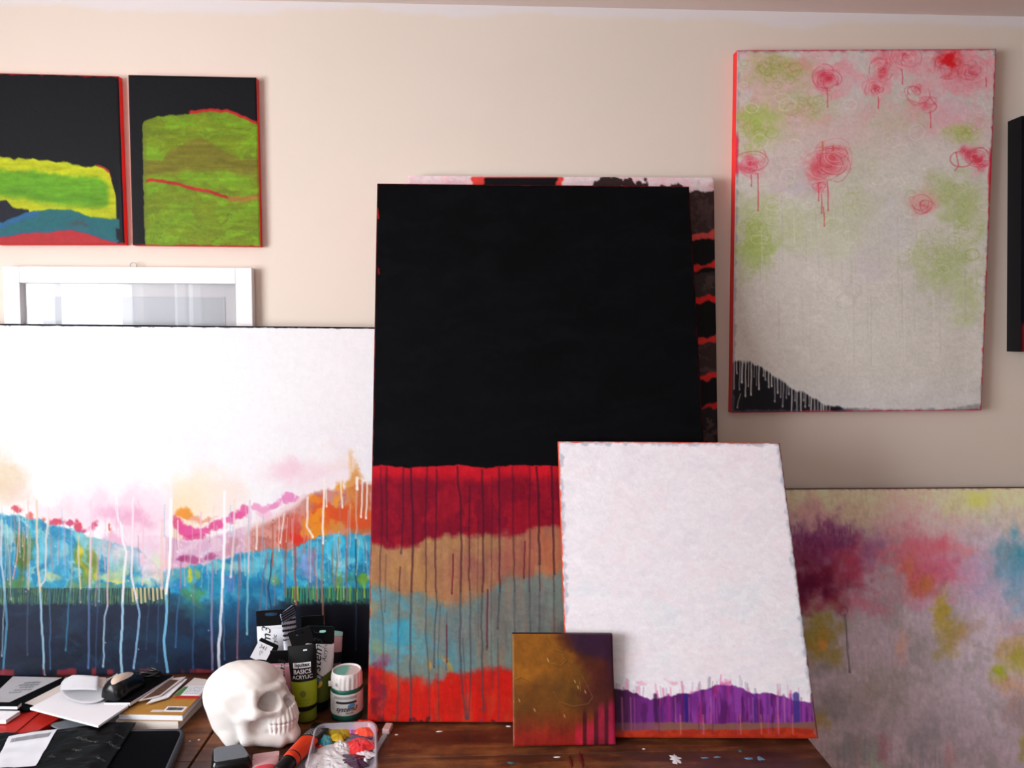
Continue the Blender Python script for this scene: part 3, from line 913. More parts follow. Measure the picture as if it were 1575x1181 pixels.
def art_black(X, Y, u, v):
    A = Art(X, Y, (9, 9, 12))
    A.shade(.3, 60, 60, 2)
    A.mottle((14, 14, 18), .8, 50, 9, 3, .5, .7)
    yk = A.line([(560, 713), (600, 716), (660, 715), (700, 713), (750, 717), (790, 713), (840, 715), (1120, 716)], 3, 30, 1)
    low = sst(-1.5, 1.5, Y - yk)
    A.mix((136, 22, 44), low)
    A.mottle((164, 26, 44), .8, 22, 40, 4, .42, .6, low)
    A.mottle((134, 22, 46), .8, 16, 40, 5, .5, .7, low)
    A.mix((222, 30, 44), low * (1 - sst(6, 26, Y - yk - 14 * (fbm(X / 26, X * 0, 8) - .4))) * .85)
    yt = A.line([(560, 828), (585, 834), (600, 841), (630, 840), (645, 836), (655, 826), (690, 820), (720, 824), (745, 818), (770, 824), (800, 822), (825, 808), (850, 806), (1120, 810)], 6, 14, 9)
    tan = sst(-5, 6, Y - yt)
    A.mix((180, 130, 92), tan)
    A.mottle((170, 108, 88), .85, 26, 60, 10, .40, .6, tan * sst(630, 720, X))
    A.mottle((190, 140, 88), .7, 20, 30, 11, .5, .7, tan * (1 - sst(680, 760, X)))
    A.mottle((180, 96, 84), .7, 10, 60, 12, .5, .7, tan * sst(720, 760, X))
    A.mottle((204, 112, 72), .7, 12, 40, 12, .52, .7, tan * sst(790, 830, X))
    yg = A.line([(560, 902), (590, 898), (610, 914), (640, 912), (655, 916), (685, 930), (720, 920), (745, 916), (760, 902), (780, 890), (810, 884), (850, 878), (1120, 880)], 8, 16, 13)
    tea = sst(-9, 9, Y - yg)
    A.mix((126, 140, 132), tea)
    A.mottle((100, 152, 164), .9, 26, 26, 14, .40, .6, tea * (1 - sst(690, 760, X)))
    A.mottle((110, 116, 112), .8, 12, 70, 15, .45, .65, tea * sst(730, 780, X))
    A.mottle((156, 124, 104), .6, 9, 60, 16, .5, .68, tea * sst(650, 700, X))
    for (x, y, rx, ry, c, a) in ((612, 975, 28, 34, (70, 168, 196), .85), (620, 1000, 24, 18, (96, 176, 200), .7), (645, 990, 18, 30, (112, 168, 176), .7),
                                 (596, 1000, 18, 24, (120, 160, 160), .7), (575, 930, 12, 20, (166, 146, 96), .7), (580, 1000, 12, 26, (140, 160, 120), .7),
                                 (768, 905, 5, 12, (80, 180, 190), .7), (690, 1015, 8, 12, (206, 170, 80), .85), (692, 1030, 7, 10, (206, 150, 60), .7),
                                 (605, 1000, 3, 3, (220, 140, 90), .9), (585, 1025, 18, 22, (150, 90, 120), .7), (660, 1020, 5, 12, (216, 160, 70), .7),
                                 (700, 920, 30, 18, (176, 116, 84), .6)):
        A.blob(x, y, rx, ry, c, a, .2, 33)
    for (x, y, rx, ry, c, a) in ((740, 870, 46, 36, (168, 104, 92), .8), (800, 850, 40, 30, (172, 104, 86), .8), (845, 850, 30, 34, (180, 112, 80), .8), (700, 880, 24, 30, (178, 118, 90), .6),
                                 (770, 950, 60, 50, (128, 118, 112), .75), (720, 980, 26, 40, (130, 126, 120), .7), (830, 940, 40, 50, (120, 120, 118), .7), (690, 960, 20, 40, (128, 136, 138), .6),
                                 (800, 900, 20, 20, (124, 134, 128), .5), (650, 940, 16, 26, (150, 136, 116), .5)):
        A.blob(x, y, rx, ry, c, a, .05, 33)
    yr = A.line([(555, 1020), (575, 1026), (600, 1034), (622, 1046), (645, 1044), (660, 1050), (690, 1040), (720, 1036), (745, 1028), (790, 1030), (1120, 1032)], 8, 12, 19)
    red = sst(-9, 8, Y - yr)
    A.mix((206, 40, 32), red)
    A.mottle((222, 36, 26), .9, 20, 40, 20, .4, .6, red)
    A.mottle((206, 70, 44), .6, 12, 40, 21, .52, .7, red)
    A.blob(582, 1062, 14, 52, (138, 36, 58), .8, .2, 8)
    A.blob(575, 1090, 12, 30, (110, 34, 44), .7, .2, 8)
    A.blob(563, 1020, 6, 22, (214, 170, 60), .8, .3)
    A.shade(.10, 7, 40, 29, low)
    # dark runs from the black edge
    for (pts, w, a) in (([(585, 716), (588, 800), (585, 860), (584, 900), (589, 950), (590, 1000), (590, 1108)], 1.3, .5),
                        ([(594, 716), (595, 780), (595, 835)], 1.6, .6), ([(594, 850), (592, 940)], 1, .4),
                        ([(621, 716), (620, 800), (617, 850)], 1.8, .55), ([(616, 870), (613, 950), (613, 1040), (611, 1108)], 1.8, .55),
                        ([(632, 716), (634, 770), (636, 830), (635, 870), (632, 930), (631, 1000), (632, 1060), (632, 1110)], 2.0, .72),
                        ([(657, 716), (655, 800), (656, 900), (655, 970), (660, 1030), (662, 1108)], 1.5, .55),
                        ([(672, 720), (671, 790), (670, 860), (671, 900), (673, 925), (669, 960), (668, 1026)], 1.7, .6), ([(678, 930), (674, 1000), (676, 1108)], 1.2, .45),
                        ([(704, 716), (705, 740), (709, 770), (710, 840), (709, 920), (708, 1000), (711, 1050), (718, 1108)], 2.0, .66),
                        ([(723, 745), (722, 800), (722, 880), (724, 950), (724, 1040), (721, 1108)], 1.7, .6), ([(736, 800), (735, 900), (737, 980)], 1.0, .35),
                        ([(742, 720), (744, 800), (744, 880), (741, 960), (743, 1040), (744, 1096)], 1.8, .7), ([(757, 730), (757, 860), (756, 1000), (758, 1060)], 1.2, .4),
                        ([(768, 716), (769, 780), (769, 900), (766, 967)], 1.7, .7), ([(766, 980), (768, 1060), (768, 1108)], 1.4, .5),
                        ([(789, 716), (790, 800), (792, 900), (792, 980)], 1.5, .5), ([(815, 716), (815, 850), (816, 970)], 1.5, .5),
                        ([(826, 716), (829, 760), (829, 800), (831, 866)], 2.2, .75), ([(831, 866), (830, 975)], 1.5, .5),
                        ([(849, 716), (851, 800), (853, 884)], 2.0, .75), ([(852, 884), (853, 975)], 1.4, .5), ([(688, 940), (687, 1030)], 1.1, .5),
                        ([(697, 850), (696, 912)], 1, .5), ([(751, 905), (749, 1000)], 1.6, .5), ([(712, 980), (717, 1060), (720, 1108)], 1.2, .5),
                        ([(808, 830), (807, 887)], 1, .5)):
        A.drip(pts, w * .85, (62, 26, 44), a * .85, (70, 74, 86), 905)
    for p in ([(751, 905), (749, 996)], [(697, 850), (696, 912)], [(808, 830), (807, 887)], [(688, 960), (688, 1020)]):
        A.drip(p, 1.2, (120, 24, 44), .6)
    for i in range(9):
        x = R.uniform(575, 790)
        A.blob(x, 1106, 5, 5, R.choice([(90, 40, 60), (60, 30, 50), (150, 60, 110)]), .7, .3)
    A.stroke([(580, 320), (582, 335)], 1.5, (190, 34, 30), .9)
    A.stroke([(582, 412), (583, 420)], 1.1, (190, 34, 30), .7)
    ragged_edge(A, u, v, (150, 30, 34), Q_BLACK, 1.6, 3, .8, 'tl')
    ragged_edge(A, u, v, (70, 20, 26), Q_BLACK, 2.5, 4, .7, 'r')
    return A.C


def art_stones(X, Y, u, v):
    A = Art(X, Y, (234, 216, 220))
    A.mottle((240, 196, 204), .7, 30, 12, 2, .45, .65)
    wob = 8 * (fbm(Y / 6, Y * 0 + 2, 5) - .5)
    A.mix((226, 64, 56), sst(724, 728, X + wob) * sst(0, 3, 866 - X + wob) * sst(270, 273, Y) * .95)
    A.mix((13, 12, 16), sst(738, 741, X - (290 - Y) * .5 + wob) * sst(0, 3, 857 - X + wob) * sst(272, 274, Y))
    for (x, y, r) in ((925, 288, 18), (945, 285, 12), (968, 288, 14), (990, 287, 14), (1018, 286, 12), (1035, 289, 12)):
        A.blob(x, y, r, r * .9, (52, 38, 38), 1, .85)
    A.mix((226, 150, 150), sst(1070, 1080, X) * sst(.5, .6, fbm(X / 8, Y / 8, 4)) * (Y < 290) * .6)
    st = ((292, 356, (62, 46, 46), 1), (356, 367, (222, 84, 80), 0), (367, 404, (15, 14, 18), 2), (404, 411, (222, 46, 44), 0), (411, 418, (14, 13, 17), 0),
          (418, 455, (56, 46, 46), 1), (455, 464, (224, 40, 40), 0), (464, 517, (12, 12, 16), 2), (517, 528, (222, 54, 50), 0), (528, 574, (62, 46, 46), 1),
          (574, 584, (222, 50, 46), 0), (584, 622, (14, 14, 19), 2), (622, 627, (200, 40, 40), 0), (627, 1100, (40, 32, 34), 1))
    for (a, b, c, k) in st:
        y0 = a + 5 * (fbm(X / 9, X * 0 + a, 7) - .5) * 2 - (X - 1090) * (.25 if k == 0 else .12)
        A.mix(c, sst(-1, 1, Y - y0) * sst(-1, 1, b + 40 - Y))
        if k == 1:
            A.mottle((92, 74, 74), .7, 12, 16, int(a), .5, .7, sst(2, 6, Y - y0) * (Y < b))
    return A.C


def art_white(X, Y, u, v):
    A = Art(X, Y, (238, 232, 238))
    A.mottle((233, 226, 234), .7, 24, 14, 2, .4, .65)
    A.mottle((229, 231, 237), .8, 60, 30, 3, .45, .65, sst(860, 900, Y))
    A.mottle((242, 228, 234), .5, 60, 40, 4, .48, .68)
    A.mottle((241, 238, 242), .5, 14, 9, 5, .5, .68)
    for i in range(150):
        x, y = R.uniform(870, 1250), R.uniform(690, 1040)
        r = R.uniform(4, 14)
        A.blob(x, y, r, r * .6, R.choice([(242, 238, 242), (232, 227, 234), (234, 230, 237), (239, 230, 234)]), R.uniform(.2, .5), .6)
    for i in range(90):
        x, y = R.uniform(875, 1240), R.uniform(690, 1040)
        a0 = R.uniform(0, 6)
        A.stroke([(x + 6 * math.cos(a0 + k * .35), y + 5 * math.sin(a0 + k * .35)) for k in range(4)], .5, (250, 248, 250), .6)
    yp = A.line([(870, 1060), (947, 1058), (965, 1058), (980, 1066), (1000, 1072), (1030, 1068), (1050, 1064), (1072, 1062), (1100, 1052), (1125, 1050),
                 (1140, 1056), (1150, 1058), (1160, 1064), (1180, 1062), (1200, 1068), (1230, 1076), (1262, 1078)], 3, 9, 6)
    # pink and grey wisps over the tree line
    for i in range(70):
        x = R.uniform(940, 1258)
        y1 = float(np.interp(x, [940, 980, 1030, 1110, 1160, 1260], [1058, 1066, 1068, 1052, 1062, 1078])) + 4
        A.stroke([(x, y1 - R.uniform(8, 26)), (x + R.uniform(-2, 2), y1)], R.uniform(.8, 2.2),
                 R.choice([(228, 150, 186), (206, 170, 196), (160, 150, 170), (222, 120, 166), (196, 190, 206), (248, 244, 248)]), .6)
    for (x, y, r) in ((988, 1046, 12), (1030, 1042, 9), (1090, 1064, 12), (1068, 1060, 10), (1120, 1056, 14), (1100, 1058, 12)):
        A.blob(x, y, r, r * .7, (232, 160, 190) if y < 1050 else (206, 54, 140), .6, .5)
    tr = sst(-1.5, 1.5, Y - yp)
    A.mix((112, 40, 128), tr)
    A.mottle((142, 62, 158), .85, 12, 60, 7, .42, .6, tr * sst(1020, 1060, X))
    A.mottle((84, 24, 92), .85, 9, 50, 8, .48, .66, tr)
    A.mix((56, 16, 46), tr * (1 - sst(950, 1000, X)) * .75)
    A.mottle((166, 40, 120), .7, 7, 70, 9, .55, .7, tr * sst(990, 1010, X) * (1 - sst(1120, 1140, X)))
    for (x, w, c, a) in ((1055, 3, (44, 30, 120), .85), (1008, 3, (60, 20, 70), .8), (1028, 2.5, (160, 40, 130), .6), (1224, 5, (60, 50, 130), .8), (1160, 3, (84, 44, 140), .6),
                         (1180, 2.5, (90, 40, 120), .6), (1205, 2, (150, 80, 170), .6), (1100, 3, (150, 60, 150), .5), (1250, 4, (80, 24, 60), .7), (1216, 3, (150, 70, 170), .5)):
        A.stroke([(x, 1066), (x + 2, 1112)], w, c, a, soft=1.5)
    for i in range(20):
        x = R.uniform(950, 1255)
        A.stroke([(x, 1070), (x + 1.5, 1128)], .9, R.choice([(200, 120, 170), (60, 20, 70), (180, 90, 160)]), .45)
    yb = A.line([(870, 1112), (980, 1110), (1040, 1109), (1100, 1112), (1140, 1110), (1200, 1110), (1262, 1108)], 2, 14, 12)
    A.mix((128, 84, 76), sst(-2, 2, Y - yb) * (.55 + .45 * sst(985, 1030, X)))
    yo = A.line([(870, 1124), (980, 1122), (1030, 1122), (1090, 1121), (1140, 1122), (1200, 1118), (1262, 1120)], 2, 14, 13)
    A.mix((178, 52, 26), sst(-2, 2, Y - yo))
    A.mottle((150, 36, 24), .7, 14, 10, 14, .45, .65, sst(-2, 2, Y - yo))
    for i in range(14):
        x = R.uniform(985, 1240)
        A.stroke([(x, 1098), (x + 1, 1128)], 1.1, R.choice([(206, 120, 120), (176, 70, 130), (90, 40, 70)]), .5)
    ragged_edge(A, u, v, (120, 130, 150), Q_WHITE, 7, 5, .4, 'tlr')
    ragged_edge(A, u, v, (206, 62, 40), Q_WHITE, 2.2, 6, .9, 'tl')
    ragged_edge(A, u, v, (120, 40, 44), Q_WHITE, 2.0, 7, .8, 'r')
    return A.C


def art_small(X, Y, u, v):
    A = Art(X, Y, (122, 70, 24))
    A.blob(800, 1000, 90, 70, (172, 106, 28), .95, .05)
    A.blob(850, 1010, 60, 50, (160, 98, 26), .6, .05)
    A.blob(870, 1060, 60, 34, (116, 76, 28), .7, .1)
    A.blob(800, 1090, 60, 40, (122, 74, 24), .6, .05)
    d = (X - 842) * .75 - (Y - 975) * .62 + 8 * (fbm(X / 12, Y / 12, 2) - .5) * 2
    A.mix((92, 42, 24), sst(0, 22, d) * .9)
    A.mix((88, 32, 32), sst(22, 50, d + (Y > 1040) * 10) * .9)
    A.blob(920, 1055, 34, 54, (86, 32, 32), .8, .1)
    A.mix((58, 28, 56), sst(860, 885, X + (Y - 975) * -.5) * (1 - sst(992, 1010, Y - (X - 870) * .22)) * .95)
    A.mix((60, 26, 50), sst(925, 940, X) * (1 - sst(1030, 1075, Y)) * .6)
    A.mix((150, 44, 26), sst(1085, 1135, Y + 10 * (fbm(X / 10, Y / 30, 4) - .5)) * .9)
    A.mix((176, 30, 30), sst(1112, 1146, Y) * .6)
    for (x0, x1, y0, c) in ((885, 897, 1112, (186, 34, 52)), (897, 903, 1092, (84, 22, 32)), (903, 914, 1106, (190, 36, 62)), (914, 921, 1088, (92, 24, 40)), (921, 930, 1080, (160, 34, 62)),
                            (930, 936, 1080, (84, 22, 40)), (936, 948, 1074, (180, 34, 74))):
        A.mix(c, sst(-1.2, 1.2, X - x0) * sst(-1.2, 1.2, x1 - X) * sst(-6, 14, Y - y0))
    A.shade(.18, 14, 22, 7)
    A.shade(.10, 4, 40, 8, sst(1070, 1110, Y))
    for pts in ([(850, 998), (864, 1002), (872, 1014), (862, 1024), (850, 1020)], [(866, 1012), (884, 1024), (897, 1040), (905, 1056), (912, 1072), (905, 1082), (882, 1086), (862, 1080)],
                [(838, 978), (846, 990)], [(792, 1044), (800, 1040), (812, 1046)], [(880, 1034), (892, 1046), (894, 1062)], [(852, 1064), (862, 1078), (870, 1084)]):
        A.stroke(pts, .7, (190, 150, 70), .4)
        A.stroke([(x + 1.5, y + 1.5) for x, y in pts], .8, (76, 44, 20), .4)
    for (x, y) in ((842, 1012), (843, 1014), (884, 1046), (889, 1055), (798, 1075), (822, 1090), (868, 1099), (900, 1062)):
        A.stroke([(x, y), (x + 1.5, y + 3.5)], .7, (226, 196, 130), .8)
    ragged_edge(A, u, v, (190, 160, 110), Q_SMALL, 1.2, 5, .6, 'l')
    return A.C


def art_rose(X, Y, u, v):
    A = Art(X, Y, (206, 200, 192))
    A.mottle((200, 194, 187), .7, 30, 40, 2, .42, .65)
    A.mottle((212, 207, 201), .7, 34, 30, 3, .48, .68)
    top = 1 - sst(150, 260, Y + 30 * (fbm(X / 40, Y / 40, 4) - .5))
    A.mix((214, 168, 176), top * .75)
    A.mottle((222, 150, 160), .7, 34, 26, 5, .5, .7, top)
    A.mottle((200, 196, 190), .8, 30, 26, 6, .5, .68, top)
    A.mix((196, 196, 204), sst(560, 630, Y) * .35)
    for (x, y, rx, ry, c, a) in ((1200, 110, 64, 36, (164, 172, 96), .65), (1170, 195, 50, 48, (168, 186, 96), .85), (1235, 165, 46, 26, (180, 180, 124), .6),
                                 (1165, 345, 52, 50, (178, 190, 130), .75), (1220, 350, 40, 40, (186, 192, 150), .55), (1165, 390, 40, 40, (166, 188, 104), .8),
                                 (1300, 320, 60, 50, (184, 188, 150), .5), (1270, 360, 70, 40, (190, 194, 160), .45), (1370, 190, 50, 40, (186, 180, 150), .5),
                                 (1480, 205, 30, 22, (184, 190, 120), .65), (1460, 300, 70, 34, (176, 186, 132), .75), (1490, 330, 40, 60, (172, 186, 124), .7),
                                 (1450, 410, 60, 46, (170, 184, 124), .75), (1480, 460, 36, 44, (176, 190, 132), .65), (1425, 300, 26, 30, (204, 176, 160), .6),
                                 (1330, 250, 50, 40, (190, 184, 160), .4), (1420, 180, 30, 26, (190, 178, 150), .4),
                                 (1210, 265, 60, 50, (206, 180, 178), .6), (1270, 200, 90, 50, (206, 178, 170), .5), (1220, 290, 44, 24, (190, 182, 192), .6),
                                 (1330, 410, 40, 30, (200, 190, 196), .5), (1460, 170, 44, 30, (212, 176, 186), .5), (1380, 350, 40, 60, (196, 190, 190), .4),
                                 (1475, 360, 30, 22, (212, 206, 198), .7), (1400, 260, 40, 26, (206, 200, 192), .6), (1350, 520, 140, 70, (210, 205, 197), .5)):
        A.blob(x, y, rx, ry, c, a, .05, 40 + int(x) % 9)
    # scribbled leaves
    for i in range(210):
        cx, cy, sx, sy, c = R.choice([(1195, 108, 40, 22, (150, 150, 70)), (1160, 190, 28, 32, (156, 172, 76)), (1240, 165, 30, 18, (160, 160, 90)), (1165, 350, 30, 36, (160, 176, 84)),
                                      (1165, 385, 26, 30, (158, 180, 84)), (1485, 205, 20, 14, (160, 174, 84)), (1460, 300, 46, 22, (162, 176, 100)), (1460, 410, 44, 40, (158, 176, 96)),
                                      (1485, 350, 24, 50, (164, 178, 104)), (1290, 300, 60, 40, (176, 182, 130)), (1430, 380, 40, 30, (170, 182, 116))])
        A.ring(cx + R.gauss(0, .5) * sx, cy + R.gauss(0, .5) * sy, R.uniform(4, 11), .55, c, .5, R.uniform(.6, 1), R.randrange(99))
    for i in range(90):
        cx, cy = R.uniform(1140, 1515), R.uniform(85, 470)
        A.ring(cx, cy, R.uniform(5, 14), .55, R.choice([(228, 222, 214), (222, 216, 208), (186, 176, 168)]), .5, R.uniform(.5, 1), R.randrange(99))
    # roses
    for (x, y, r, c, a) in ((1271, 120, 17, (214, 70, 92), .8), (1356, 102, 22, (218, 84, 100), .8), (1392, 90, 18, (220, 110, 124), .7), (1460, 98, 28, (212, 40, 52), .9),
                            (1498, 108, 24, (220, 120, 132), .7), (1345, 136, 15, (214, 110, 120), .6), (1425, 160, 12, (216, 100, 112), .6), (1155, 252, 19, (214, 66, 92), .8),
                            (1262, 258, 26, (212, 86, 96), .8), (1280, 246, 24, (214, 100, 108), .6), (1503, 244, 18, (210, 56, 80), .85), (1262, 290, 9, (210, 90, 100), .6),
                            (1420, 316, 16, (206, 160, 150), .6), (1408, 140, 16, (216, 160, 166), .5)):
        A.blob(x, y, r * 1.5, r * 1.3, (220, 146, 156), a * .8, 0)
        A.blob(x - r * .1, y, r * 1.0, r * .9, c, min(1, a * 1.1), 0, int(x) % 30)
        A.blob(x, y, r * .45, r * .4, (206, 50, 74), a * .6, .2, int(x) % 31)
        for k in range(11):
            A.ring(x + R.gauss(0, .25) * r, y + R.gauss(0, .25) * r, r * R.uniform(.25, 1.25), .55, R.choice([(202, 56, 80), (222, 120, 134), (206, 80, 98), (232, 180, 184), (226, 160, 166)]), .65,
                   R.uniform(.6, 1), R.randrange(99), R.uniform(.3, .9))
    A.blob(1455, 98, 18, 16, (214, 26, 34), .9, .4, 3)
    A.blob(1472, 96, 11, 11, (224, 120, 126), .8, .5)
    A.ring(1472, 96, 7, .8, (206, 50, 60), .7, 1, 3, 1.6)
    for (x, y0, y1) in ((1271, 136, 165), (1155, 270, 288), (1165, 268, 326), (1262, 300, 330), (1272, 280, 325), (1266, 320, 350), (1349, 150, 168), (1430, 172, 200), (1386, 108, 130),
                        (1257, 285, 312), (1516, 120, 134)):
        A.drip([(x, y0), (x + 1, (y0 + y1) / 2), (x + .5, y1)], .8, (206, 66, 86), .85)
    A.ring(1478, 246, 18, 1.0, (210, 90, 106), .7, .7, 5)
    A.stroke([(1470, 236), (1474, 256), (1468, 264)], .9, (206, 70, 90), .7)
    A.stroke([(1264, 220), (1265, 232)], 1.4, (200, 120, 70), .8)
    A.stroke([(1280, 226), (1281, 232)], 1.4, (204, 80, 70), .8)
    for i in range(46):
        x = R.uniform(1140, 1515)
        y = R.uniform(300, 470)
        A.drip([(x, y), (x + 1, y + R.uniform(30, 110))], .7, R.choice([(180, 186, 160), (222, 218, 212), (176, 170, 172)]), .4)
    A.shade(.04, 3, 3, 19)
    # black corner under white drips
    yc = A.line([(1120, 556), (1135, 556), (1150, 558), (1165, 562), (1180, 570), (1195, 582), (1215, 594), (1235, 604), (1250, 614), (1270, 622), (1300, 628), (1400, 631), (1450, 630),
                 (1500, 622), (1530, 626)], 4, 9, 22)
    A.mix((22, 22, 30), sst(-2, 3, Y - yc) * (1 - sst(1290, 1320, X) * .7))
    for i in range(34):
        x = 1129 + i * 4.4 + R.uniform(-1.2, 1.2)
        y0 = float(np.interp(x, [1129, 1165, 1200, 1240, 1290], [553, 560, 582, 606, 622]))
        A.drip([(x, y0 - 4), (x - .5, y0 + R.uniform(14, 60))], R.uniform(.6, 1.3), (206, 202, 200), R.uniform(.5, .95))
    A.drip([(1132, 630), (1139, 606)][::-1], .8, (200, 200, 200), .6)
    ragged_edge(A, u, v, (120, 110, 130), Q_ROSE, 5, 5, .45, 'tlrb')
    ragged_edge(A, u, v, (196, 42, 66), Q_ROSE, 2.2, 6, .85, 'tb')
    ragged_edge(A, u, v, (200, 44, 60), Q_ROSE, 3, 8, .8, 'r')
    A.mix((206, 44, 66), (1 - sst(2, 6, (u * 395) + 5 * (fbm(Y / 18, Y * 0, 12) - .5))) * sst(200, 215, Y) * (1 - sst(262, 276, Y)))
    A.mix((206, 44, 66), (1 - sst(2, 6, ((1 - u) * 395) + 5 * (fbm(Y / 18, Y * 0, 13) - .5))) * sst(225, 235, Y) * (1 - sst(300, 320, Y)))
    return A.C


def art_mist(X, Y, u, v):
    A = Art(X, Y, (172, 160, 172))
    A.mottle((152, 146, 150), .8, 30, 50, 2, .4, .65)
    A.mottle((182, 170, 182), .8, 40, 40, 3, .48, .68)
    A.mix((186, 176, 150), 1 - sst(770, 830, Y + 20 * (fbm(X / 40, Y / 40, 5) - .5)))
    for (x, y, rx, ry, c, a) in ((1240, 765, 50, 20, (190, 182, 150), .7), (1390, 775, 50, 40, (196, 164, 152), .8), (1420, 810, 90, 40, (196, 160, 160), .8), (1500, 770, 70, 26, (188, 184, 140), .9),
                                 (1510, 765, 24, 12, (184, 190, 96), .8), (1515, 798, 22, 16, (176, 178, 160), .7), (1320, 805, 40, 34, (176, 158, 136), .8),
                                 (1570, 765, 50, 30, (196, 190, 150), .8), (1560, 800, 50, 24, (180, 170, 160), .6),
                                 (1245, 800, 50, 34, (180, 132, 140), .7), (1245, 840, 66, 40, (110, 44, 90), .9), (1290, 830, 34, 34, (112, 50, 96), .8),
                                 (1250, 890, 80, 54, (104, 26, 56), .95), (1230, 910, 40, 40, (84, 18, 52), .8), (1310, 870, 40, 44, (158, 58, 84), .85), (1345, 850, 34, 34, (128, 84, 128), .7),
                                 (1330, 930, 50, 26, (176, 104, 126), .8), (1270, 930, 40, 20, (140, 52, 70), .6),
                                 (1400, 850, 60, 44, (184, 100, 118), .85), (1420, 890, 44, 44, (180, 82, 92), .85), (1450, 875, 46, 48, (184, 92, 120), .8), (1440, 835, 40, 18, (204, 96, 110), .75),
                                 (1490, 845, 20, 14, (204, 116, 120), .7), (1385, 810, 30, 24, (176, 130, 140), .5), (1425, 895, 16, 28, (176, 110, 60), .75), (1400, 870, 14, 30, (190, 110, 70), .5),
                                 (1375, 905, 30, 24, (170, 138, 150), .7), (1425, 930, 34, 16, (184, 140, 164), .7), (1500, 880, 40, 50, (172, 140, 170), .7), (1520, 910, 44, 40, (168, 152, 180), .7),
                                 (1575, 850, 44, 38, (52, 132, 152), .95), (1565, 880, 50, 40, (86, 136, 164), .7), (1585, 910, 50, 40, (112, 150, 180), .6), (1545, 850, 30, 30, (130, 140, 150), .4),
                                 (1255, 965, 34, 34, (132, 122, 54), .8), (1270, 985, 26, 38, (140, 124, 50), .85), (1268, 985, 14, 14, (196, 132, 70), .8), (1290, 1010, 18, 16, (140, 126, 60), .7),
                                 (1265, 1030, 26, 14, (110, 108, 110), .5), (1450, 945, 16, 30, (160, 140, 50), .85), (1462, 975, 24, 32, (152, 134, 56), .8), (1455, 1000, 16, 16, (150, 132, 60), .7),
                                 (1480, 970, 26, 30, (160, 130, 110), .5), (1385, 985, 14, 34, (196, 158, 146), .75), (1380, 1010, 20, 16, (176, 146, 150), .5),
                                 (1555, 1000, 34, 30, (160, 132, 80), .8), (1560, 1015, 30, 26, (152, 148, 60), .8), (1533, 1036, 13, 16, (146, 156, 40), .9), (1545, 1055, 24, 14, (176, 132, 80), .6),
                                 (1570, 1060, 34, 34, (180, 146, 130), .7), (1570, 1100, 30, 40, (140, 120, 120), .6), (1578, 1140, 12, 30, (150, 140, 60), .7), (1565, 960, 34, 18, (170, 142, 150), .6),
                                 (1262, 1105, 12, 18, (166, 146, 70), .75), (1300, 1090, 50, 40, (128, 124, 132), .6), (1310, 1155, 40, 26, (126, 132, 136), .7), (1345, 1170, 16, 16, (156, 176, 160), .7),
                                 (1358, 1150, 16, 22, (160, 112, 130), .7), (1420, 1130, 26, 40, (128, 130, 140), .6), (1465, 1155, 10, 24, (186, 146, 156), .7), (1460, 1110, 50, 40, (150, 146, 154), .5),
                                 (1345, 1060, 60, 50, (150, 142, 138), .6), (1440, 1060, 50, 50, (176, 166, 176), .5), (1500, 1140, 50, 50, (164, 152, 166), .5)):
        A.blob(x, y, rx, ry, c, a, .05, 40 + int(x + y) % 9)
    for i in range(60):
        x, y = R.uniform(1215, 1310), R.uniform(800, 850)
        A.stroke([(x, y), (x + R.uniform(-4, 4), y + R.uniform(6, 18))], 1.0, R.choice([(96, 30, 76), (140, 84, 112), (116, 50, 100)]), .4)
    A.drip([(1300, 945), (1303, 990), (1307, 1037)], 1.2, (84, 76, 80), .8)
    A.ring(1297, 940, 6, 1, (90, 66, 76), .5, 1.2, 3)
    for i in range(30):
        x, y = R.uniform(1280, 1480), R.uniform(1130, 1160)
        A.drip([(x, y), (x + R.uniform(-3, 3), y + R.uniform(20, 60))], 1.4, R.choice([(112, 122, 136), (150, 146, 156), (170, 130, 140)]), .35)
    A.shade(.07, 4, 12, 9)
    A.shade(.05, 3, 3, 10)
    A.mix((70, 24, 44), 1 - sst(752.5, 754.5, Y + (X - 1215) * .006 + 1.2 * (fbm(X / 6, X * 0, 3) - .5)))
    return A.C


def art_far(X, Y, u, v):
    A = Art(X, Y, (16, 16, 22))
    A.mix((150, 24, 32), sst(.0, .03, u) * sst(495, 505, Y))
    return A.C
GAIN = dict(A=.78, B=.78, ROSE=1.15, FAR=1.0, MIST=1.9, BIG=.83, STONE=1.0, BLACK=.70, WHITE=1.0, SMALL=.70)
M_BLACKEDGE = plain('black_painted_edge', rgb(18, 18, 22), .6, .2, var=.2)
M_ORANGEEDGE = plain('orange_painted_edge', rgb(214, 74, 48), .55, var=.25, scale=50)
M_MATB = plain('mat_board', rgb(232, 231, 234), .9, .1, var=.01)
M_FRAMEGLASS, _t, _b = new_mat('picture_glass')
_tr = _t.nodes.new('ShaderNodeBsdfTransparent')
_gl = _t.nodes.new('ShaderNodeBsdfGlossy')
_gl.inputs['Roughness'].default_value = 0.0
_fr = _t.nodes.new('ShaderNodeFresnel')
_fr.inputs['IOR'].default_value = 1.5
_mx = _t.nodes.new('ShaderNodeMixShader')
_t.links.new(_fr.outputs[0], _mx.inputs[0])
_t.links.new(_tr.outputs[0], _mx.inputs[1])
_t.links.new(_gl.outputs[0], _mx.inputs[2])
_t.links.new(_mx.outputs[0], _t.nodes['Material Output'].inputs['Surface'])

# ------------------------------------------------------------------ placing the canvases
def hung(q, y):
    """four corners of a canvas face that hangs flat in front of the wall"""
    return [on_y(px, py, y) for px, py in q]


